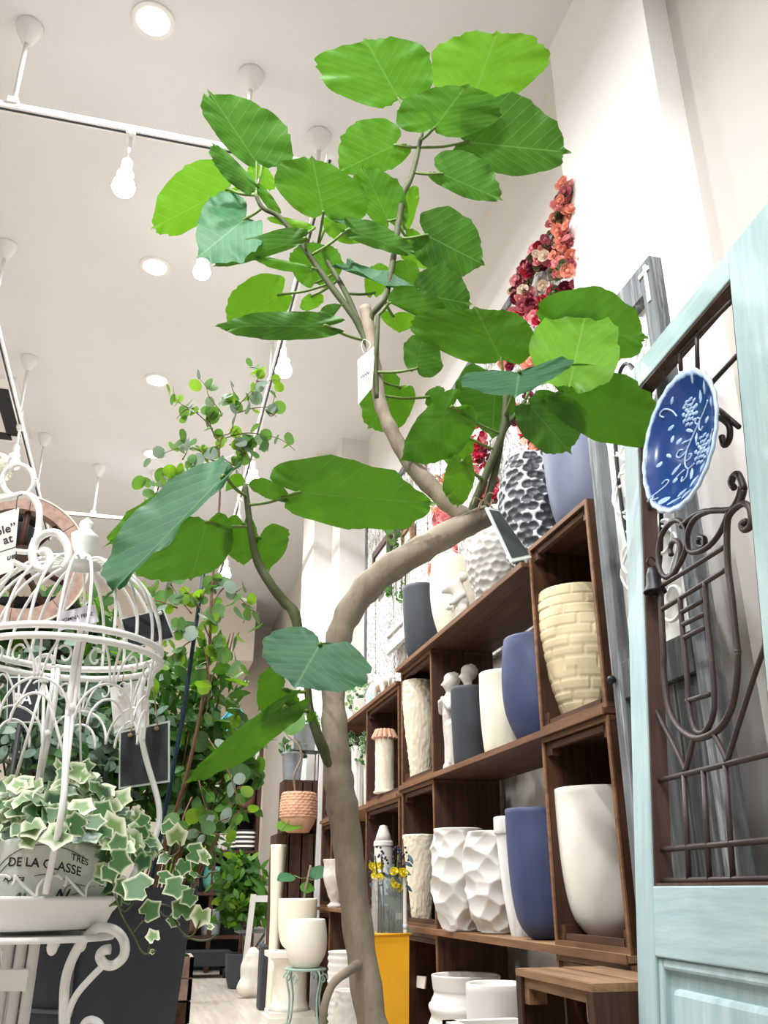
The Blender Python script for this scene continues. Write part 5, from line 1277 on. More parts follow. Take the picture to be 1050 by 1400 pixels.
m = MB(PC); m.ob(pbx(-hw - .012, -hd - .012, hh_ - .03), A1 * (2 * hw + .024), A2 * .02, (0, 0, .04)); m.ob(pbx(hw - .006, -hd - .012, hh_ - .03), A1 * .02, A2 * (2 * hd), (0, 0, .04)); m.build('rim', 'dark', bx, False)

# ------------------------------------------------------------------ shrubs
def disc_mesh(name, mt, w=1.0, lng=1.0, pointed=0.0):
    m = MB(); m.uv = []; n = 12; m.v.append(Vector((0, .9 * lng, .05))); m.uv.append((.5, .45))
    for i in range(n):
        a = 2 * math.pi * i / n - math.pi / 2; y = (1 + math.sin(a)); x = math.cos(a) * w * (1 - pointed * max(0, y - 1) ** 1.5)
        m.v.append(Vector((x, y * lng, .12 * abs(x) - .06 * (y - 1) ** 2))); m.uv.append((.5 + x / 2, y / 2))
    m.f = [(0, 1 + i, 1 + (i + 1) % n) for i in range(n)]
    me = m.mesh(name); me.materials.append(M[mt]); return me
EU = [disc_mesh('gum_leaf', k, .95) for k in ('euca', 'euca', 'euca_lime', 'euca_grey')]
BU = [disc_mesh('bush_leaf', k, .55, 1.0, .75) for k in ('bush', 'bush', 'bush_dusty', 'leaf_dark')]
DU_ = [disc_mesh('dusty_leaf', k, .7, 1.0, .3) for k in ('bush_dusty', 'euca_grey', 'bush', 'bush_dusty')]
PI = [disc_mesh('pointed_leaf', k, .5, 1.0, .9) for k in ('bush', 'leaf_light', 'leaf', 'euca_lime')]
def planted(name, label, px, py, h, pr=.14, ph=.26, pm='charcoal'):
    o = at(px, py, h); o = Vector((o.x, o.y, 0)); t = thing(name, label, 'plant', o)
    m = MB(); m.lathe(pot_shape(CYL, pr, ph), 24); m.build('pot', pm, t)
    m = MB(); m.lathe([(.001, ph * .8), (pr * .8, ph * .81), (pr * .8, ph * .78), (.001, ph * .77)], 20); m.build('soil', 'soil', t)
    return t, o
def scatter(t, o, meshes, blobs, n, size, rnd, up=.4, name='leaf'):
    tot = sum(b_[3] for b_ in blobs)
    for i in range(n):
        q = rnd.random() * tot; 
        for b_ in blobs:
            q -= b_[3]
            if q <= 0: break
        c, rx, rz = b_[0], b_[1], b_[2]
        while True:
            d = Vector((rnd.uniform(-1, 1), rnd.uniform(-1, 1), rnd.uniform(-1, 1)))
            if .15 < d.length < 1: break
        p = c + E1 * d.x * rx + E2 * d.y * rx * .8 + Vector((0, 0, d.z * rz))
        nrm = Vector((rnd.gauss(0, .6), rnd.gauss(0, .6), up + rnd.gauss(0, .5))) + toc * .7
        put(name, rnd.choice(meshes), t, p - o, facing(nrm, rnd.uniform(0, 6.28)) @ Matrix.Scale(size * rnd.uniform(.6, 1.3), 4))
def stalks(t, o, tops, mt='twig', r=.004, zb=.2):
    for p in tops:
        m = MB(o); b_ = o + Vector((rd.uniform(-.03, .03), rd.uniform(-.03, .03), zb)); mid = b_.lerp(p, .55) + Vector((rd.uniform(-.04, .04), rd.uniform(-.04, .04), .03)); m.tube(crv([b_, mid, p], 6), lerp_list([r * 1.5, r * .5], 13), 6); m.build('stem', mt, t)
rs = random.Random(21)
def mass(t, o, meshes, blobs, n, size, seed, mt, name='inner_foliage'):
    """inner leaves too dense to pick apart, one joined mesh"""
    r = random.Random(seed); m = MB(o); tot = sum(b_[3] for b_ in blobs)
    for i in range(n):
        c, rx, rz, w = r.choices(blobs, [b_[3] for b_ in blobs])[0]
        d = Vector((r.gauss(0, .42), r.gauss(0, .42), r.gauss(0, .42))); p = c + E1 * d.x * rx + E2 * (d.y * rx * .7 + .05) + Vector((0, 0, d.z * rz))
        R_ = facing((r.gauss(0, 1), r.gauss(0, 1), r.gauss(0, 1) + .2), 0); s = size * r.uniform(.7, 1.3)
        q = [p + (R_ @ Vector(v)) * s for v in ((0, -1, 0), (.5, 0, .1), (0, 1, 0), (-.5, 0, .1))]; m.add(q, [(0, 1, 2, 3)])
    m.build(name, mt, t)['kind'] = 'stuff'
def shrub(name, label, px, py, h, blobs, meshes, n, size, seed, inner=None, inner_n=500, pm='charcoal', up=.4):
    t, o = planted(name, label, px, py, h, pm=pm); bl = [(at(x, y, hh), rx, rz, w) for x, y, hh, rx, rz, w in blobs]
    r = random.Random(seed); stalks(t, o, [c + Vector((r.uniform(-.1, .1), 0, r.uniform(-.1, .15))) for c, a, b_, w in bl for _ in range(3)])
    scatter(t, o, meshes, bl, n, size, r, up)
    if inner: mass(t, o, meshes, bl, inner_n, size * 1.1, seed + 1, inner)
    return t, o
shrub('dusty_shrub', 'dusty green round leaved shrub behind the lower left of the birdcage', 30, 1290, 2.7, [(20, 1000, 2.62, .26, .16, 3), (100, 1010, 2.66, .22, .16, 3), (60, 930, 2.7, .25, .14, 2)], DU_, 290, .026, 1, 'bush_dusty', 900)
shrub('leafy_shrub', 'mid green shrub with pointed leaves behind the birdcage dome', 60, 1290, 2.95, [(20, 850, 2.9, .24, .12, 2), (100, 860, 2.95, .22, .14, 2), (60, 900, 2.9, .3, .14, 2), (170, 940, 2.9, .2, .18, 2)], PI + BU, 290, .030, 2, 'bush', 700)
shrub('dense_shrub', 'dense dark green shrub between the birdcage and the gum tree', 130, 1290, 2.95, [(200, 960, 2.85, .2, .2, 2), (160, 1040, 2.85, .22, .16, 2), (255, 1030, 2.85, .15, .2, 2), (215, 1090, 2.85, .2, .14, 1.5)], BU, 295, .026, 3, 'leaf_dark', 900)
shrub('trailing_shrub', 'light green shrub with pointed leaves below the gum tree', 178, 1300, 3.1, [(290, 920, 2.75, .12, .2, 1.2), (300, 1010, 2.8, .14, .12, 1.5), (300, 1060, 2.8, .14, .1, 1), (275, 1110, 2.8, .16, .08, 1)], PI + BU[:2] + EU[:1], 150, .032, 5, 'bush', 160)

# gum tree
t, o = planted('gum_tree', 'slender silver dollar gum tree with round leaves behind the birdcage', 160, 1260, 2.75)
ze = lambda x, y, h=2.4: at(190 + x * .2286, 480 + y * .2286, h); zf = lambda x, y, h=2.4: at(180 + x * .1905, 740 + y * .1905, h)
re = random.Random(12); nleaf = [0]
def twig(pts, leaves, size=.0195, r=.0016, mt='twig', meshes=EU, lo=.15):
    q = crv(pts, 6); q = [p + Vector((0, 0, 0)) for p in q]; m = MB(o); m.tube(q, lerp_list([r * 1.4, r * .6], len(q)), 6); m.build('twig', mt, t)
    for k in range(leaves):
        i = int((lo + (1 - lo) * (k + re.random()) / leaves) * (len(q) - 1)); p = q[i]
        nrm = toc * .55 + Vector((re.gauss(0, .6), re.gauss(0, .6), re.gauss(.2, .5)))
        put('leaf', re.choice(meshes), t, p - o + Vector((re.uniform(-.012, .012), re.uniform(-.012, .012), re.uniform(-.012, .012))), facing(nrm, re.uniform(0, 6.28)) @ Matrix.Scale(size * re.uniform(.75, 1.25), 4)); nleaf[0] += 1
main = [o + Vector((0, 0, .2)), at(215, 1190, 2.62), at(255, 1060, 2.5), at(283, 920, 2.42), at(290, 800, 2.4), at(300, 690, 2.4), ze(480, 590)]
m = MB(o); q = crv(main, 6); m.tube(q, lerp_list([.0065, .0025], len(q)), 8); m.build('trunk', 'twig', t)
ps = [o + Vector((.03, 0, .2)), at(250, 980, 2.5), at(280, 770, 2.4)]
M['support'] = plain('navy_support_cane', S(30, 52, 70), .5, .1); m = MB(o); m.tube(ps, .006, 8); m.build('support_cane', 'support', t)
for pts, nl in (([ze(480, 590), ze(500, 510), ze(550, 480), ze(590, 340), ze(640, 275), ze(700, 195), ze(715, 110), ze(660, 98)], 17), ([ze(495, 390), ze(480, 350), ze(420, 275), ze(400, 210), ze(360, 165)], 8),
                ([ze(440, 470), ze(395, 415), ze(330, 360), ze(250, 315), ze(212, 270), ze(205, 212)], 9), ([ze(330, 360), ze(280, 350), ze(225, 405)], 4), ([ze(580, 300), ze(570, 260), ze(550, 195)], 5),
                ([ze(590, 370), ze(680, 342), ze(790, 325), ze(815, 235)], 8), ([ze(700, 180), ze(760, 180), ze(830, 170)], 3), ([ze(520, 520), ze(600, 496), ze(690, 492), ze(840, 525), ze(935, 595)], 9), ([ze(740, 520), ze(770, 545), ze(770, 600)], 3), ([ze(760, 350), ze(790, 390), ze(840, 350)], 3),
                ([ze(480, 560), ze(400, 610), ze(330, 582), ze(240, 580), ze(150, 610), ze(40, 650)], 11), ([ze(260, 650), ze(285, 600), ze(300, 515)], 4), ([ze(420, 700), ze(330, 710), ze(250, 735), ze(205, 780), ze(185, 735)], 8),
                ([ze(560, 560), ze(610, 600), ze(650, 640), ze(690, 650)], 6), ([ze(500, 640), ze(560, 680), ze(600, 705)], 6), ([ze(460, 660), ze(380, 640), ze(300, 670)], 7), ([ze(300, 760), ze(210, 780), ze(120, 770), ze(40, 805)], 7), ([ze(120, 800), ze(100, 850), ze(20, 930)], 5),
                ([ze(480, 540), ze(440, 480), ze(420, 400), ze(440, 360)], 8), ([ze(540, 560), ze(620, 560), ze(660, 580)], 6),
                ([zf(560, 560), zf(600, 420), zf(680, 330), zf(780, 410), zf(832, 490), zf(800, 590)], 9), ([zf(832, 490), zf(870, 495), zf(925, 525)], 2), ([zf(740, 370), zf(800, 330)], 2),
                ([zf(430, 520), zf(330, 390), zf(260, 270), zf(215, 180)], 9), ([zf(330, 480), zf(200, 430), zf(100, 410), zf(160, 300)], 8), ([zf(480, 480), zf(440, 400), zf(350, 320)], 8), ([zf(500, 420), zf(560, 300), zf(640, 300)], 8),
                ([zf(520, 760), zf(545, 880), zf(560, 1050), zf(530, 1260)], 6), ([zf(520, 600), zf(560, 700), zf(600, 790), zf(690, 790)], 9), ([zf(450, 700), zf(360, 760), zf(280, 830), zf(200, 900)], 10), ([zf(430, 640), zf(330, 640), zf(220, 740)], 9), ([zf(480, 520), zf(560, 540), zf(640, 560)], 7),
                ([at(285, 1010, 2.45), at(310, 1050, 2.4), at(330, 1100, 2.38), at(345, 1085, 2.38)], 8), ([at(270, 1060, 2.45), at(290, 1120, 2.4), at(330, 1110, 2.38)], 8), ([at(262, 1090, 2.45), at(250, 1130, 2.4), at(290, 1140, 2.38), at(320, 1140, 2.36)], 8)):
    twig(pts, nl)

# ------------------------------------------------------------------ wall behind the shelf: distressed panel, garlands
PO2 = Vector((1.57, 4.66, 1.80)); wp_ = thing('plank_panel', 'distressed white plank panel with dark cracks on the wall above the shelves', 'wall panel', PO2)
NPK = 14; ya, yb = 2.72, 6.58
for k in range(NPK):
    a = ya + (yb - ya) * k / NPK; m = MB(PO2); j = .004 * ((k * 7) % 3); m.box(1.565 - j, 1.595, a + .003, a + (yb - ya) / NPK - .003, 1.80, 3.50); m.build('plank', 'birch', wp_, False)
m = MB(PO2); m.box(1.545, 1.597, ya, yb + .03, 3.50, 3.545); m.build('rail', 'grey_wood', wp_, False)
m = MB(PO2); m.box(1.545, 1.597, yb, yb + .03, 1.80, 3.50); m.build('rail', 'grey_wood', wp_, False)
def rose_mesh(mt, seed):
    r = random.Random(seed); m = MB()
    m.ball((0, 0, .34), .28, 5)
    for n, rad, z0, z1, wd in ((3, .34, .0, .62, .52), (5, .62, -.02, .50, .52), (6, .95, -.06, .30, .58)):
        off = r.uniform(0, 6)
        for k in range(n):
            a = 2 * math.pi * k / n + off + r.uniform(-.15, .15); c, s = math.cos(a), math.sin(a); kk = len(m.v)
            for v, rr, z in ((0, rad * .35, z0), (.5, rad * .9, (z0 + z1) / 2), (1, rad * 1.08, z1)):
                for u in (-1, 0, 1):
                    w = wd * (1 - .3 * (v == 1 and u != 0)) * (.5 + .5 * v); q = rr * (1 - .12 * abs(u)); m.v.append(Vector((q * c - u * w * s * rad * 1.1, q * s + u * w * c * rad * 1.1, z - .05 * abs(u))))
            for i in range(2):
                for j in range(2): m.f.append((kk + i * 3 + j, kk + i * 3 + j + 1, kk + i * 3 + 4 + j, kk + i * 3 + 3 + j))
    me = m.mesh('rose'); me.materials.append(M[mt]); return me
ROSE = {k: [rose_mesh(k, i), rose_mesh(k, i + 9)] for i, k in enumerate(('rose_red', 'rose_pink', 'rose_coral', 'rose_cream', 'rose_wine', 'moss', 'rose_dusty'))}
rf = random.Random(31)
def garland(label, pts, n, spread, cols, size=.026, x=1.47):
    ps = [at_x(a, c, x) for a, c in pts]; o = sum(ps, Vector()) / len(ps); t = thing('flower_garland', label, 'flowers', o)
    q = crv(ps, 6) if len(ps) > 1 else ps
    m = MB(o); m.tube([p + Vector((.05, 0, 0)) for p in (q if len(q) > 1 else [ps[0], ps[0] + Vector((.01, 0, .02))])], .012, 6); m.build('twig_base', 'twig', t)
    for k in range(n):
        p = q[int(rf.random() * len(q))]; px_ = Vector((rf.uniform(-.02, .05), rf.gauss(0, 1) * spread, rf.gauss(0, 1) * spread)); nrm = Vector((-1, -.75, -.25)) + Vector((rf.gauss(0, .5), rf.gauss(0, .5), rf.gauss(0, .5)))
        put('rose', rf.choice(ROSE[rf.choice(cols)]), t, p + px_ - o, facing(nrm, rf.uniform(0, 6)) @ Matrix.Scale(size * rf.uniform(.65, 1.25), 4))
garland('coral rose garland hanging highest, cut by the edge of the white pillar', [(770, 262), (766, 292), (763, 318), (765, 345), (773, 366)], 110, .030, ['rose_coral'] * 6 + ['moss', 'rose_pink', 'rose_dusty'])
garland('red and pink rose wreath just above the right fig leaves', [(742, 348), (722, 362), (708, 385), (712, 412), (728, 430), (745, 425), (752, 400)], 150, .036, ['rose_red', 'rose_pink', 'rose_dusty', 'rose_cream', 'rose_wine', 'rose_pink', 'moss'], .028)
garland('short rose spray showing between the top right fig leaves', [(690, 488), (712, 492), (728, 482)], 34, .03, ['rose_coral', 'rose_pink', 'rose_wine'])
garland('mixed red and cream rose spray behind the green fig stems', [(652, 602), (648, 628), (662, 652), (672, 672), (660, 690)], 90, .036, ['rose_red', 'rose_wine', 'rose_cream', 'rose_pink', 'rose_red'], .024)
garland('pink and wine rose spray beside the black scale pot', [(704, 560), (722, 590), (738, 612), (730, 628)], 80, .040, ['rose_pink', 'rose_wine', 'rose_coral', 'rose_cream', 'rose_red'], .028)
garland('wine red rose spray between the fig leaves and the grey door', [(850, 494), (862, 484), (880, 462)], 18, .014, ['rose_wine', 'rose_wine', 'rose_dusty'], .02, 1.42)
garland('pink peony bunch just under the fork of the fig trunk', [(594, 700), (606, 712), (620, 704)], 18, .030, ['rose_coral', 'rose_pink', 'rose_cream', 'rose_pink'], .036)
garland('small coral bloom left of the fork of the fig trunk', [(602, 652), (606, 664)], 7, .018, ['rose_coral', 'rose_cream'], .028, 1.53)
garland('small pink bloom above the charcoal pot on the shelf top', [(588, 772), (594, 785)], 6, .018, ['rose_pink', 'rose_coral'], .03, 1.53)
garland('lone pink rose beside the ivory egg shaped pot', [(618, 748), (624, 742)], 5, .014, ['rose_pink', 'rose_coral'], .026, 1.53)
# mirror, hanging plant and small box on the panel
def framed(name, label, cat, x, pts, mt, inner, w=.02):
    c = [at_x(a, b_, x) for a, b_ in pts]; o = sum(c, Vector()) / 4; t = thing(name, label, cat, o); ylo, yhi, zlo, zhi = min(p.y for p in c), max(p.y for p in c), min(p.z for p in c), max(p.z for p in c)
    for a in ((ylo, yhi, zhi - w, zhi), (ylo, yhi, zlo, zlo + w), (ylo, ylo + w, zlo + w, zhi - w), (yhi - w, yhi, zlo + w, zhi - w)):
        m = MB(o); m.box(x - .015, x + .015, *a); m.build('frame_bar', mt, t, False)
    m = MB(o); m.box(x, x + .008, ylo + w, yhi - w, zlo + w, zhi - w); m.build('glass', inner, t, False)
M['mirror'] = plain('mirror_glass', S(196, 194, 194), 0.25, 0.03, 3)
framed('wall_mirror', 'brown framed mirror hanging on the far end of the plank panel', 'mirror', 1.53, [(511, 758), (533, 728), (511, 812), (533, 790)], 'crate', 'mirror', .05)
framed('picture_frame', 'small brown wooden frame right of the hanging string plant', 'frame', 1.53, [(551, 735), (564, 712), (551, 752), (564, 740)], 'pale_wood', 'birch', .03)
hp = at_x(543, 722, 1.5); t = thing('string_plant', 'trailing green string plant hanging on the plank panel', 'plant', hp)
m = MB(); m.lathe(pot_shape(BULL, .06, .09), 20, (0, 0, -.02)); m.build('pot', 'zinc', t)
m = MB(); m.tube([(.03, 0, .05), (.06, 0, .16)], .004, 6); m.build('hook', 'iron2', t)
for k in range(150):
    a = rf.uniform(0, 6.28); r = .085 * math.sqrt(rf.random()); put('leaf', rf.choice(EU[:2] + BU[:1]), t, Vector((r * math.cos(a), r * math.sin(a), .08 - (rf.random() ** 1.4) * .62)), facing(toc + Vector((rf.gauss(0, .6), rf.gauss(0, .6), .3)), a) @ Matrix.Scale(.022 * rf.uniform(.6, 1.2), 4))
for k in range(9): a = k * .7; m = MB(); m.tube(crv([(.02 * math.cos(a), .02 * math.sin(a), .07), (.07 * math.cos(a), .07 * math.sin(a), .02), (.06 * math.cos(a), .06 * math.sin(a), -.3), (.05 * math.cos(a), .05 * math.sin(a), -.5)], 4), .003, 5); m.build('trailing_stem', 'stem', t)
framed('louvre_panel', 'white painted louvre panel standing behind the cow figure', 'frame', 1.50, [(530, 870), (556, 840), (530, 893), (556, 872)], 'limewash', 'birch', .035)

# ------------------------------------------------------------------ second shelf block goods
P('tower_planter', 'pale tower shaped planter with a tiled rim in the far crate', 'planter', (511, 541, 1000), Z2M + .034, 1.225, [(1.0, 0), (1.02, .03), (.88, .06), (.86, .6), (.88, .96), (.88, 1)], 'sand', n=40, fn=rough_fn(.003, 60), k=8, ymid=1030)
tp = bpy.data.objects['tower_planter']; tz = max(v.co.z for v in tp.data.vertices); tr_ = max(v.co.x for v in tp.data.vertices) * .95
m = MB()
for k in range(14):
    a = 2 * math.pi * k / 14; d = Vector((math.cos(a), math.sin(a), 0)); s = Vector((-d.y, d.x, 0)); m.tube([d * tr_ * .72 + Vector((0, 0, tz + .012)), d * tr_ * 1.12 + Vector((0, 0, tz - .035))], tr_ * .2, 7)
m.build('tile_rim', 'terracotta', tp, 'auto')
for k, (x0, x1, s) in enumerate(((480, 500, 'white fluted planter with ivy on the far shelf, nearer the trunk'), (496, 514, 'white fluted planter with ivy on the far shelf, beside the tower planter'))):
    o_, R_, H_, lc = P('fluted_planter', s, 'planter', (x0, x1, 1020), Z2M, 1.27, [(.7, 0), (.74, .04), (.85, .4), (1, 1)], 'whitepot', n=60, fn=lambda r, z, w, i, R, Hh: r * (1 + .04 * math.cos(w * 12)), k=6, ymid=1050)
    t = thing('ivy_plant', ['small leaved green ivy in the white fluted planter near the trunk', 'small leaved green ivy in the planter beside the tower planter'][k], 'plant', lc + Vector((0, 0, H_ * .95)))
    m = MB(); m.lathe([(.001, -.03), (R_ * .8, -.02), (R_ * .7, .02), (.001, .03)], 16); m.build('leafy_mound', 'leaf_dark', t)
    for i in range(70):
        a = rf.uniform(0, 6.28); r = R_ * 1.35 * math.sqrt(rf.random()); put('leaf', IVY[rf.choice(['ivy', 'ivy_dark'])], t, Vector((r * math.cos(a), r * math.sin(a), .10 * rf.random() - (.10 if r > R_ * 1.05 else 0) * rf.random())), facing(toc + Vector((rf.gauss(0, .5), rf.gauss(0, .5), .5)), a) @ Matrix.Scale(.02 * rf.uniform(.7, 1.3), 4))
P('house_pot', 'white pot with a peaked lid in the far lower crate', 'pot', (511, 538, 1150), Z2L + .034, 1.225, [(.9, 0), (.92, .04), (.95, .9), (1.02, .92), (1, 1)], 'whitepot', k=5, ymid=1180)
hpo = bpy.data.objects['house_pot']; hz = max(v.co.z for v in hpo.data.vertices); hr = max(v.co.x for v in hpo.data.vertices)
m = MB(); m.lathe([(hr * .9, hz - .005), (hr * .7, hz + .03), (.02, hz + .075), (.001, hz + .08)], 24); m.build('lid', 'plaster', hpo)
P('clay_pot', 'pinkish clay pot on the far low shelf right of the trunk', 'pot', (494, 514, 1192), Z2L, 1.27, BULL, 'terracotta', ymid=1215)
P('white_urn', 'white urn shaped pot on the far low shelf left of the trunk', 'urn', (441, 476, 1175), Z2L, 1.22, [(.5, 0), (.55, .05), (.35, .12), (.6, .3), (.95, .6), (.9, .85), (1, 1)], 'plaster', n=36, fn=rough_fn(.006, 40), k=6, ymid=1205)
pc_ = at_x(517, 933, 1.30); t = thing('patterned_plate', 'small white plate with blue lettering like strokes standing on the far upper board', 'plate', (1.30, pc_.y, Z2T)); t['label'] = 'small pale plate with blue strokes standing below the cow figure'
rt = facing(Vector((-1, -.5, .15)), 0)
m = MB(); m.lathe([(.001, 0), (.06, .002), (.10, .012), (.105, .016), (.10, .012), (.06, -.004), (.001, -.006)], 32); m.v = [rt @ p + Vector((0, 0, .105)) for p in m.v]; m.build('dish', 'whitepot', t)
for k in range(6):
    m = MB(); m.tube([rt @ Vector((-.05 + .004 * k, -.05 + .02 * k, .012)) + Vector((0, 0, .105)), rt @ Vector((.0, -.055 + .02 * k, .008)) + Vector((0, 0, .105)), rt @ Vector((.05 - .003 * k, -.05 + .02 * k, .012)) + Vector((0, 0, .105))], .004, 6); m.build('stroke', 'turq', t)
p = at_x(497, 955, 1.28); t = thing('potted_creeper', 'pale green creeper in a white pot on the far upper board', 'plant', (1.28, p.y, Z2T))
m = MB(); m.lathe(pot_shape(CYL, .075, .12), 24); m.build('pot', 'whitepot', t)
for i in range(90):
    a = rf.uniform(0, 6.28); r = .12 * math.sqrt(rf.random()); put('leaf', IVY[rf.choice(['ivy', 'ivy_pale', 'ivy_dark'])], t, Vector((r * math.cos(a), r * math.sin(a), .20 * rf.random() + .03)), facing(toc + Vector((rf.gauss(0, .5), rf.gauss(0, .5), .4)), a) @ Matrix.Scale(.022 * rf.uniform(.7, 1.3), 4))

# ------------------------------------------------------------------ aisle: yellow bin with bouquets, ribbed pots, sucker shoot
yb_ = Vector((1.04, 3.97, 0)); t = thing('yellow_bin', 'tall square yellow bin standing against the shelf right of the fig trunk', 'bin', yb_)
m = MB(); w = .075; k = .9
vs = [Vector((s * w * k, q * w * k, 0)) for s, q in ((-1, -1), (1, -1), (1, 1), (-1, 1))] + [Vector((s * w, q * w, .585)) for s, q in ((-1, -1), (1, -1), (1, 1), (-1, 1))] + [Vector((s * w * .92, q * w * .92, .585)) for s, q in ((-1, -1), (1, -1), (1, 1), (-1, 1))] + [Vector((s * w * .9, q * w * .9, .5)) for s, q in ((-1, -1), (1, -1), (1, 1), (-1, 1))]
fs = [(3, 2, 1, 0), (12, 13, 14, 15)]
for L0 in (0, 4, 8):
    for j in range(4): fs.append((L0 + j, L0 + (j + 1) % 4, L0 + 4 + (j + 1) % 4, L0 + 4 + j))
m.add(vs, fs); m.build('body', 'yellow', t, False)
m = MB(); m.tube([(-.079, -.079, .585), (.079, -.079, .585), (.079, .079, .585), (-.079, .079, .585)], .005, 6, closed=True); m.build('rim', 'yellow', t)
M['clear'] = glass('clear_glass', (.9, .96, .97, 1))
go = yb_ + Vector((0, 0, .503)); t = thing('bouquet_vase', 'glass vase of yellow blooms and dark blue berries standing in the yellow bin', 'vase', go)
m = MB()
for s, q, a, c in ((-.055, -.055, .11, .004), (-.055, .051, .11, .004)): m.box(s, s + a, q, q + c, 0, .30)
for s in (-.055, .051): m.box(s, s + .004, -.051, .051, 0, .30)
m.box(-.051, .051, -.051, .051, 0, .004); m.build('glass', 'clear', t, False)
M['bluegrey'] = plain('blue_grey_foliage', S(92, 116, 128), .6, .2, 20); M['berry'] = plain('navy_berry', S(34, 40, 66), .4, .15); M['yellowfl'] = plain('yellow_petals', S(226, 206, 46), .7, .1)
YEL = rose_mesh('yellowfl', 77); BLU = disc_mesh('blue_leaf', 'bluegrey', .4, 1.0, .6)
for k in range(15):
    x, y = rf.uniform(-.04, .04), rf.uniform(-.04, .04); hh = rf.uniform(.26, .42); m = MB(); m.tube(crv([(x * .7, y * .7, .01), (x, y, .2), (x * 1.6, y * 1.6, hh)], 4), .003, 5); m.build('stem', 'stem', t)
    mt = ('yellowfl', 'berry', 'bluegrey')[k % 3]; c = Vector((x * 1.6, y * 1.6, hh))
    if mt == 'yellowfl':
        for q in range(3): put('bloom', YEL, t, c + Vector((rf.gauss(0, .016), rf.gauss(0, .016), -.07 + rf.uniform(-.03, .03))), facing((rf.gauss(0, .4), -1, .5), q) @ Matrix.Scale(.019, 4))
    elif mt == 'berry':
        m = MB()
        for q in range(14): m.ball(c + Vector((rf.gauss(0, .018), rf.gauss(0, .014), rf.uniform(-.04, .03))), .0055, 6)
        m.build('berries', mt, t)
    else:
        for q in range(6): put('leaf', BLU, t, c + Vector((rf.gauss(0, .02), rf.gauss(0, .012), -.03 * q)), facing((rf.gauss(0, .5), -1, .2), rf.uniform(-.5, .5)) @ Matrix.Scale(.022, 4))
for k in range(16):
    put('leaf', BU[2], t, Vector((rf.uniform(-.045, .045), rf.uniform(-.045, .0), rf.uniform(.05, .26))), facing((-.3, -1, .1), rf.uniform(-.6, .6)) @ Matrix.Scale(.035, 4))
t = thing('rolled_poster', 'white rolled paper tube standing in the yellow bin beside the bouquet', 'paper roll', yb_ + Vector((.062, -.058, .503)))
m = MB(); m.tube([(0, 0, 0), (0, 0, .30)], .009, 12); m.build('roll', 'card', t, 'auto'); m = MB(); m.tube([(0, 0, .1), (0, 0, .12)], .0098, 12); m.build('band', 'lilac_card', t)
P('ribbed_pot', 'white finely ribbed pot on the floor left of the fig trunk base', 'pot', (448, 500, 1300), 0.0, 1.06, [(.8, 0), (.86, .03), (.98, .5), (1, 1)], 'whitepot', n=40, fn=lambda r, z, w, i, R, Hh: r + (.004 * math.sin(z * 190) if r > .5 * R else 0), k=20, ymid=1340)
P('textured_pot', 'white scaly round pot below the ribbed pot left of the trunk', 'pot', (456, 500, 1352), 0.0, .86, ROUND, 'plaster', n=60, fn=rough_fn(.006, 70), k=10, ymid=1380)
branch('sucker_shoot', [(490, 1318, 1.97, 14), (476, 1328, 1.94, 12), (456, 1344, 1.92, 11), (445, 1370, 1.91, 11), (441, 1400, 1.91, 11), (441, 1450, 1.92, 11), (470, 1500, 1.97, 11)], 5, 'bark', 10, seed=23)

# cream planters, green stand, pedestal, crates
GS = Vector((1.0, 5.70, 0)); gs = thing('plant_stand', 'sage green iron plant stand with scrolls under the white planter', 'plant stand', GS); zt = .337
m = MB(); m.tube([(.115 * math.cos(2 * math.pi * i / 32), .115 * math.sin(2 * math.pi * i / 32), zt - .008) for i in range(32)], .007, 7, closed=True); m.build('ring', 'green_iron', gs)
m = MB(); m.lathe([(.001, zt - .006), (.112, zt - .006), (.112, zt - .001), (.001, zt - .001)], 28); m.build('top', 'green_iron', gs, 'auto')
for k in range(4):
    a = k * math.pi / 2 + .5; d = Vector((math.cos(a), math.sin(a), 0)); L = lambda r, z: d * r + Vector((0, 0, z))
    m = MB(); m.tube(crv([L(.115, zt - .01), L(.135, zt - .05), L(.11, .18), L(.125, .06), L(.155, .02), L(.175, .012), L(.18, .03), L(.165, .036)], 5), .006, 7); m.build('leg', 'green_iron', gs)
    s = Vector((-d.y, d.x, 0)); q = [(d * .11 + s * (.045 + .03 * (1 - .07 * i) * math.cos(i * .7)) + Vector((0, 0, zt - .055 + .03 * (1 - .07 * i) * math.sin(i * .7)))) for i in range(11)]
    m = MB(); m.tube(crv(q, 3), .004, 6); m.build('scroll', 'green_iron', gs)
def put_pot(name, label, loc, R, Hh, prof, mt, **kw):
    m = MB(); m.lathe(pot_shape(prof, R, Hh, k=kw.get('k', 5)), kw.get('n', 40), fn=(lambda r, z, w, i: kw['fn'](r, z, w, i, R, Hh)) if 'fn' in kw else None); o = m.build(name, mt, None); o.location = loc; return tag(o, label, 'pot')
put_pot('ceramic_pot', 'smooth white rounded planter on the sage green stand', GS + Vector((0, 0, zt)), .122, .255, ROUND, 'cream')
PD = at_x(392, 1300, 1.0); PD = Vector((.98, 6.12, 0)); pd_ = thing('stone_pedestal', 'cream stone pedestal with a square foot behind the sage green stand', 'pedestal', PD)
m = MB(); m.box(-.15, .15, -.15, .15, 0, .05); m.box(-.135, .135, -.135, .135, .05, .075); m.build('base', 'cream', pd_, False)
m = MB(); m.lathe([(.13, .075), (.115, .10), (.105, .13), (.1, .30), (.105, .34), (.125, .355), (.13, .37)], 20, fn=lambda r, z, w, i: r * (1 + .03 * math.cos(w * 12))); m.build('shaft', 'cream', pd_)
m = MB(); m.box(-.15, .15, -.15, .15, .37, .40); m.build('capital', 'cream', pd_, False)
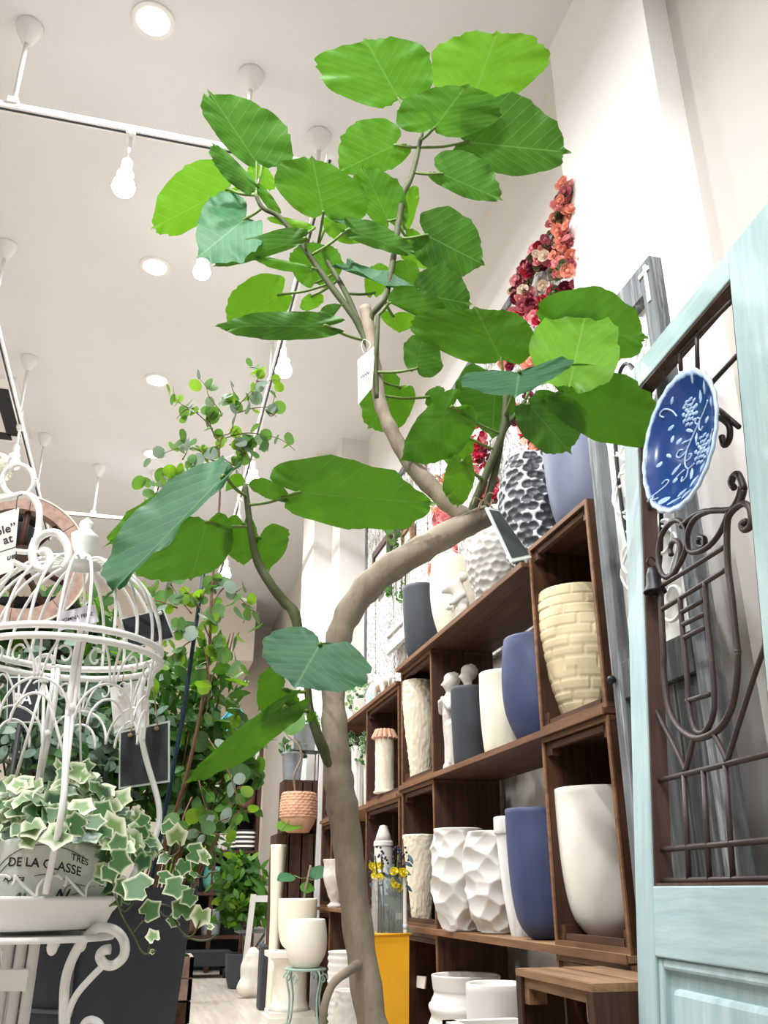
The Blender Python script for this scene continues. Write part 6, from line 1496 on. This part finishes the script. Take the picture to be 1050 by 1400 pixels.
bp_ = put_pot('ceramic_pot', 'cream planter with a small fig cutting, behind the smooth white planter', PD + Vector((.03, 0, .40)), .125, .30, BULL, 'cream2')
def cutting(label, o, stem, leaves, hh):
    t = thing('fig_cutting', label, 'plant', o); m = MB(o); m.tube(crv(stem, 5), .008, 7); m.build('stem', 'bark', t)
    for p, s, nrm, sp, mt in leaves: put('leaf', PI2[mt], t, p - o, facing(nrm, sp) @ Matrix.Scale(s, 4)); mm = MB(o); q = min(crv(stem, 5), key=lambda e: (e - p).length); mm.tube([q, (q + p) / 2 + Vector((0, 0, -.01)), p], .003, 5); mm.build('petiole', 'petiole', t)
PI2 = {k: disc_mesh('fig_leaf', k, .8, 1.0, .6) for k in ('leaf', 'leaf_teal', 'leaf_light')}
hq = 6.15
cutting('leafy fig cutting sprouting from the cream planter on the pedestal', PD + Vector((.03, 0, .60)), [PD + Vector((.05, 0, .60)), at(418, 1215, hq), at(425, 1183, hq)], [(at(432, 1202, hq), .085, (-.2, -.6, 1), -1.2, 'leaf_teal'), (at(402, 1197, hq), .07, (.1, -.6, 1), 1.3, 'leaf_teal'), (at(410, 1212, hq), .05, (0, -1, .6), .5, 'leaf')], .2)
put_pot('stone_post', 'pale square topped stone post left of the cream planter', at(377, 1232, 6.5) * Vector((1, 1, 0)).x if False else (lambda p: Vector((p.x, p.y, 0)))(at(377, 1250, 6.55)), .06, 1.04, [(1, 0), (.7, .05), (.62, .5), (.8, .8), (.95, 1)], 'cream2', n=4)
def crate_y(x0, x1, y0, y1, z0, z1, label, mt='old_crate'):
    o = Vector(((x0 + x1) / 2, (y0 + y1) / 2, z0)); t = thing('wooden_crate', label, 'crate', o); w = .016; n = 4
    for k in range(n):
        xa = x0 + (x1 - x0) * k / n; m = MB(o); m.box(xa + .005, xa + (x1 - x0) / n - .005, y0, y0 + w, z0, z1 - .002); m.build('slat', mt, t, False)
    for xa in (x0, x1 - w): m = MB(o); m.box(xa, xa + w, y0 + w, y1, z0, z1 - .002); m.build('side', mt, t, False)
    m = MB(o); m.box(x0, x1, y1, y1 + w, z0, z1 - .002); m.build('back', mt, t, False)
    for za in (z0, z1 - w): m = MB(o); m.box(x0 + w, x1 - w, y0 + w, y1, za, za + w - .002); m.build('board', mt, t, False)
    for xa in (x0 + .02, x1 - .06): m = MB(o); m.box(xa, xa + .04, y0 - .014, y0, z0 + .01, z1 - .01); m.build('batten', mt, t, False)
crate_y(.92, 1.27, 6.56, 6.90, 0, .56, 'dark slatted crate at floor level behind the stone pedestal'); crate_y(.92, 1.27, 6.56, 6.90, .56, 1.12, 'dark slatted crate directly under the carved terracotta pot'); crate_y(.97, 1.25, 6.68, 6.90, 1.12, 1.50, 'dark crate directly behind the carved terracotta pot')
o_ = put_pot('carved_pot', 'terracotta pot carved with honeycomb cells on top of the crates', (1.06, 6.60 - .06, 1.122), .128, .27, ROUND, 'terracotta', n=110, k=16, fn=lambda r, z, w, i, R, Hh: r + (.010 * scale_mask(z / Hh, w, 14, 22) if r > .6 * R and z > .35 * Hh else 0))
cutting('bent fig cutting rising out of the carved terracotta pot', Vector((1.06, 6.54, 1.30)), [Vector((1.05, 6.54, 1.30)), at(402, 1062, 6.55), at(412, 1036, 6.55), at(407, 1018, 6.55), at(394, 1006, 6.55)], [(at(392, 1004, 6.55), .11, (-.3, -1, .4), 1.8, 'leaf'), (at(385, 1135, 6.40), .12, (0, -.4, 1), -1.5, 'leaf_light')], .2)
for k, (x, y, z, r, hh, s) in enumerate(((1.04, 6.78, 1.502, .085, .20, 'zinc bucket standing on top of the crates above the carved pot'), (1.13, 6.80, 1.72, .10, .20, 'upper zinc bucket held in the wire rack over the crates'))):
    t = thing('zinc_bucket', s, 'bucket', (x, y, z)); m = MB(); m.lathe(pot_shape([(.75, 0), (.78, .03), (.95, .9), (1.04, .93), (1.02, 1)], r, hh), 30); m.build('body', 'zinc', t, 'auto')
    m = MB(); m.tube(crv([(-r, 0, hh * .95), (-r * .8, 0, hh * 1.3), (0, 0, hh * 1.5), (r * .8, 0, hh * 1.3), (r, 0, hh * .95)], 5), .003, 6); m.build('handle', 'iron2', t)
    for i in range(26): a = rf.uniform(0, 6.28); put('leaf', BU[i % 3], t, Vector((r * .8 * math.cos(a), r * .8 * math.sin(a), hh * (.9 + .6 * rf.random()))), facing(toc + Vector((rf.gauss(0, .6), rf.gauss(0, .6), .4)), a) @ Matrix.Scale(.03, 4))
t = thing('wire_rack', 'dark wire rack holding the upper zinc bucket', 'rack', (1.13, 6.80, 1.502))
for sx in (-.1, .1):
    for sy in (-.07, .07): m = MB(); m.tube([(sx, sy, 0), (sx, sy, .216)], .004, 6); m.build('leg', 'iron2', t)
m = MB(); m.box(-.11, .11, -.08, .08, .210, .216); m.build('shelf', 'iron2', t, False)
t = tag(MB().build('x', None), None) if False else None
m = MB((1.24, 6.46, 0)); m.ob((1.17, 6.47, 0), (.09, 0, 0), (0, .022, 0), (.03, .03, 1.95)); o = m.build('leaning_plank', 'limewash', None, False); tag(o, 'white weathered plank leaning behind the fig trunk beside the crates', 'plank')

# ------------------------------------------------------------------ far end of the aisle
RX0, RX1, RY, RZ = .28, 1.19, 9.85, 2.35
fr_ = thing('display_shelf', 'dark wooden display shelf across the far end of the aisle', 'shelf', ((RX0 + RX1) / 2, RY, 0)); fo = Vector(((RX0 + RX1) / 2, RY, 0))
for x in (RX0, .72, RX1 - .04): m = MB(fo); m.box(x, x + .04, RY, RY + .4, 0, RZ); m.build('upright', 'old_crate', fr_, False)
SHZ = (.30, .70, 1.10, 1.50, 1.92, 2.31)
for z in SHZ: m = MB(fo); m.box(RX0, RX1, RY - .01, RY + .4, z, z + .03); m.build('shelf_board', 'old_crate', fr_, False)
m = MB(fo); m.box(RX0, RX1, RY + .39, RY + .40, 0, RZ); m.build('back', 'black', fr_, False)
def far_pot(label, px, zi_, R, Hh, prof, mt, cat='pot', name='ceramic_pot'):
    p = at_y(px, 1200, RY + .12); o = put_pot(name, label, (p.x, RY + .12, SHZ[zi_] + .031), R, Hh, prof, mt, n=26); o['category'] = cat; return o
far_pot('red enamel pot on the far display shelf below the turquoise birdhouse', 322, 4, .09, .20, CYL, 'red')
far_pot('brown clay pot, left one under the red pot on the far shelf', 303, 3, .10, .2, BULL, 'chocolate'); far_pot('brown clay pot, right one under the red pot on the far shelf', 330, 3, .11, .24, BULL, 'chocolate')
far_pot('orange clay pot behind the trailing ivy on the far shelf', 270, 2, .09, .18, CYL, 'orange'); far_pot('plain white drum pot on the far shelf above the teal pot', 297, 2, .11, .16, STR, 'whitepot')
def striped(label, px, zi_, R, Hh):
    p = at_y(px, 1200, RY + .12); t = thing('striped_pot', label, 'pot', (p.x, RY + .12, SHZ[zi_] + .031)); m = MB(); m.lathe(pot_shape(STR, R, Hh), 26); m.build('body', 'black', t)
    for k in range(4): m = MB(); z = Hh * (.16 + .22 * k); m.lathe([(R * .9, z), (R * 1.012, z), (R * 1.012, z + Hh * .1), (R * .9, z + Hh * .1)], 26); m.build('white_band', 'card', t, 'auto')
striped('black and white striped pot on the far shelf behind the potted rubber plant', 332, 2, .13, .2); striped('smaller striped pot on the far shelf, beside the white drum pot', 312, 2, .08, .18)
far_pot('round glossy teal glazed pot on the far shelf', 294, 1, .125, .24, ROUND, 'teal'); far_pot('grey ribbed pot below the teal glazed pot', 293, 0, .10, .24, STR, 'zinc'); far_pot('dark brown pot left of the grey ribbed pot', 262, 0, .10, .22, BULL, 'chocolate')
p = at_y(316, 1045, RY + .15); t = thing('birdhouse', 'turquoise wooden birdhouse on the top of the far display shelf', 'birdhouse', (p.x, RY + .15, SHZ[5] + .031))
m = MB(); m.add([(-.11, -.08, 0), (.11, -.08, 0), (.11, .08, 0), (-.11, .08, 0), (-.11, -.08, .16), (.11, -.08, .16), (.11, .08, .16), (-.11, .08, .16), (0, -.08, .30), (0, .08, .30)], [(3, 2, 1, 0), (0, 1, 5, 8, 4), (2, 3, 7, 9, 6), (1, 2, 6, 5), (3, 0, 4, 7)]); m.build('house', 'turq', t, False)
for s in (-1, 1): m = MB(); m.ob((0, -.11, .325), (s * .15, 0, -.19), (0, .22, 0), (0, 0, -.02)); m.build('roof', 'turq', t, False)
m = MB(); m.tube([(0, -.083, .10), (0, -.079, .10)], .035, 16); m.build('entrance', 'black', t)
p = at_y(342, 1080, RY + .1)
for k in range(4):
    t = tag(MB().build('x', None), None) if False else None
    m = MB(); m.box(-.02, .02, -.06, .06, 0, .22 - .02 * (k % 2)); o = m.build('wooden_sign_block', 'cream' if k % 2 else 'rosewood', None, False); o.location = (p.x - .10 + .05 * k, RY + .1, SHZ[4] + .031)
    tag(o, ['cream block beside the red pot, first from the left', 'pinkish wooden block, second from the red pot', 'cream block, third from the red pot', 'pinkish wooden block farthest from the red pot'][k], 'block')
t = thing('wheeled_trolley', 'low black trolley on castors at the foot of the far display shelf', 'trolley', (.62, 9.45, 0))
m = MB(); m.box(-.3, .3, -.2, .2, .10, .22); m.build('deck', 'black', t, False)
for sx in (-.25, .25):
    for sy in (-.15, .15): m = MB(); m.tube([(sx - .02, sy, .05), (sx + .02, sy, .05)], .05, 14); m.build('castor', 'iron2', t)
shrub('rubber_plant', 'bushy green plant with a few cream leaves at the end of the aisle', 332, 1285, 8.3, [(328, 1205, 8.2, .22, .2, 2), (335, 1240, 8.2, .26, .16, 2), (325, 1185, 8.2, .12, .12, .6)], BU[:2] + PI, 220, .055, 41, 'leaf_dark', 300)
shrub('rear_shrub', 'yellowish green shrub filling the left of the far display shelf', 222, 1290, 7.2, [(262, 1110, 7.1, .28, .3, 2), (255, 1160, 7.1, .25, .25, 2), (240, 1060, 7.1, .25, .3, 1.5)], PI + BU, 240, .06, 43, 'bush', 350)
# leaning frame, sacks and a folding chair in front of the crates
t = thing('folding_chair', 'small grey folding chair at the right side of the aisle', 'chair', (at(344, 1300, 8.4).x, at(344, 1300, 8.4).y, 0))
for sy in (-.13, .13):
    m = MB(); m.tube([(-.15, sy, 0), (.14, sy, .42)], .012, 7); m.build('leg', 'zinc', t); m = MB(); m.tube([(.15, sy, 0), (-.12, sy, .42), (.2, sy, .80)] if False else [(.15, sy, 0), (-.10, sy, .42)], .012, 7); m.build('leg', 'zinc', t)
    m = MB(); m.tube([(.12, sy, .42), (.18, sy, .78)], .012, 7); m.build('back_post', 'zinc', t)
m = MB(); m.box(-.14, .16, -.16, .16, .415, .44); m.build('seat', 'zinc', t, False); m = MB(); m.ob((.165, -.15, .58), (.03, 0, .18), (0, .30, 0), (-.02, 0, .004)); m.build('backrest', 'zinc', t, False)
fq = at(328, 1330, 7.9); fq.z = 0; m = MB(fq); m.ob(fq, (.045, 0, 0), (0, .02, 0), (.06, .05, .72)); m.ob(fq + Vector((.16, 0, 0)), (.045, 0, 0), (0, .02, 0), (.06, .05, .72)); o = m.build('easel', 'whitepot', None, False); tag(o, 'slim white wooden frame leaning on the folding chair', 'frame')
m = MB(fq); m.ob(fq + Vector((.03 + .06, .05, .66)), (.16, 0, 0), (0, .02, 0), (.004, .004, .05)); m.ob(fq + Vector((.04, .002, .03)), (.14, 0, 0), (0, .02, 0), (.004, .004, .05)); o2 = m.build('crossbar', 'whitepot', o, False); o2.location = (0, 0, 0)
sk = at(342, 1340, 7.6); sk.z = 0; ch = [[((sk.x, sk.y, .08), .075), ((sk.x, sk.y, .20), .085), ((sk.x + .01, sk.y, .30), .05)], [((sk.x - .04, sk.y - .03, .07), .068)], [((sk.x + .04, sk.y, .07), .068)], [((sk.x - .025, sk.y - .04, .28), .03)], [((sk.x + .04, sk.y - .025, .30), .03)]]
tag(blob('linen_sack', ch, 'cream', None, sk, .015, 8), 'slumped off white linen sack on the floor beside the folding chair', 'sack')
m = MB(); m.box(-.035, .035, -.08, .08, 0, .40); o = m.build('stone_block', 'charcoal', None, False); sb = at(361, 1330, 6.9); o.location = (sb.x, sb.y, 0); tag(o, 'narrow dark stone block left of the pedestal', 'block'); bv = o.modifiers.new('b', 'BEVEL'); bv.width = .012; bv.segments = 2
# pots at the foot of the charcoal planter
bo = at(238, 1345, 3.15); t = thing('slatted_planter', 'brown slatted wooden planter behind the charcoal planter', 'planter', Vector((bo.x - .05, bo.y, 0)))
for k in range(9):
    for a in range(4):
        R_ = Matrix.Rotation(a * math.pi / 2, 3, 'Z'); m = MB(); m.ob(R_ @ Vector((-.10, -.10, .01 + k * .062)), R_ @ Vector((.2, 0, 0)), R_ @ Vector((0, .012, 0)), (0, 0, .056)); m.build('slat', 'rosewood' if k % 3 else 'crate_h', t, False)
m = MB(); m.box(-.088, .088, -.088, .088, .01, .5); m.build('soil', 'soil', t, False)
for i in range(40): put('leaf', BU[i % 3], t, Vector((rf.uniform(-.09, .09), rf.uniform(-.09, .09), .55 + .14 * rf.random())), facing(toc + Vector((rf.gauss(0, .6), rf.gauss(0, .6), .4)), rf.uniform(0, 6)) @ Matrix.Scale(.028, 4))
wo = at(232, 1420, 2.75); put_pot('ceramic_pot', 'plain white round pot on the floor beside the slatted planter', Vector((wo.x, wo.y, 0)), .09, .30, STR, 'whitepot')
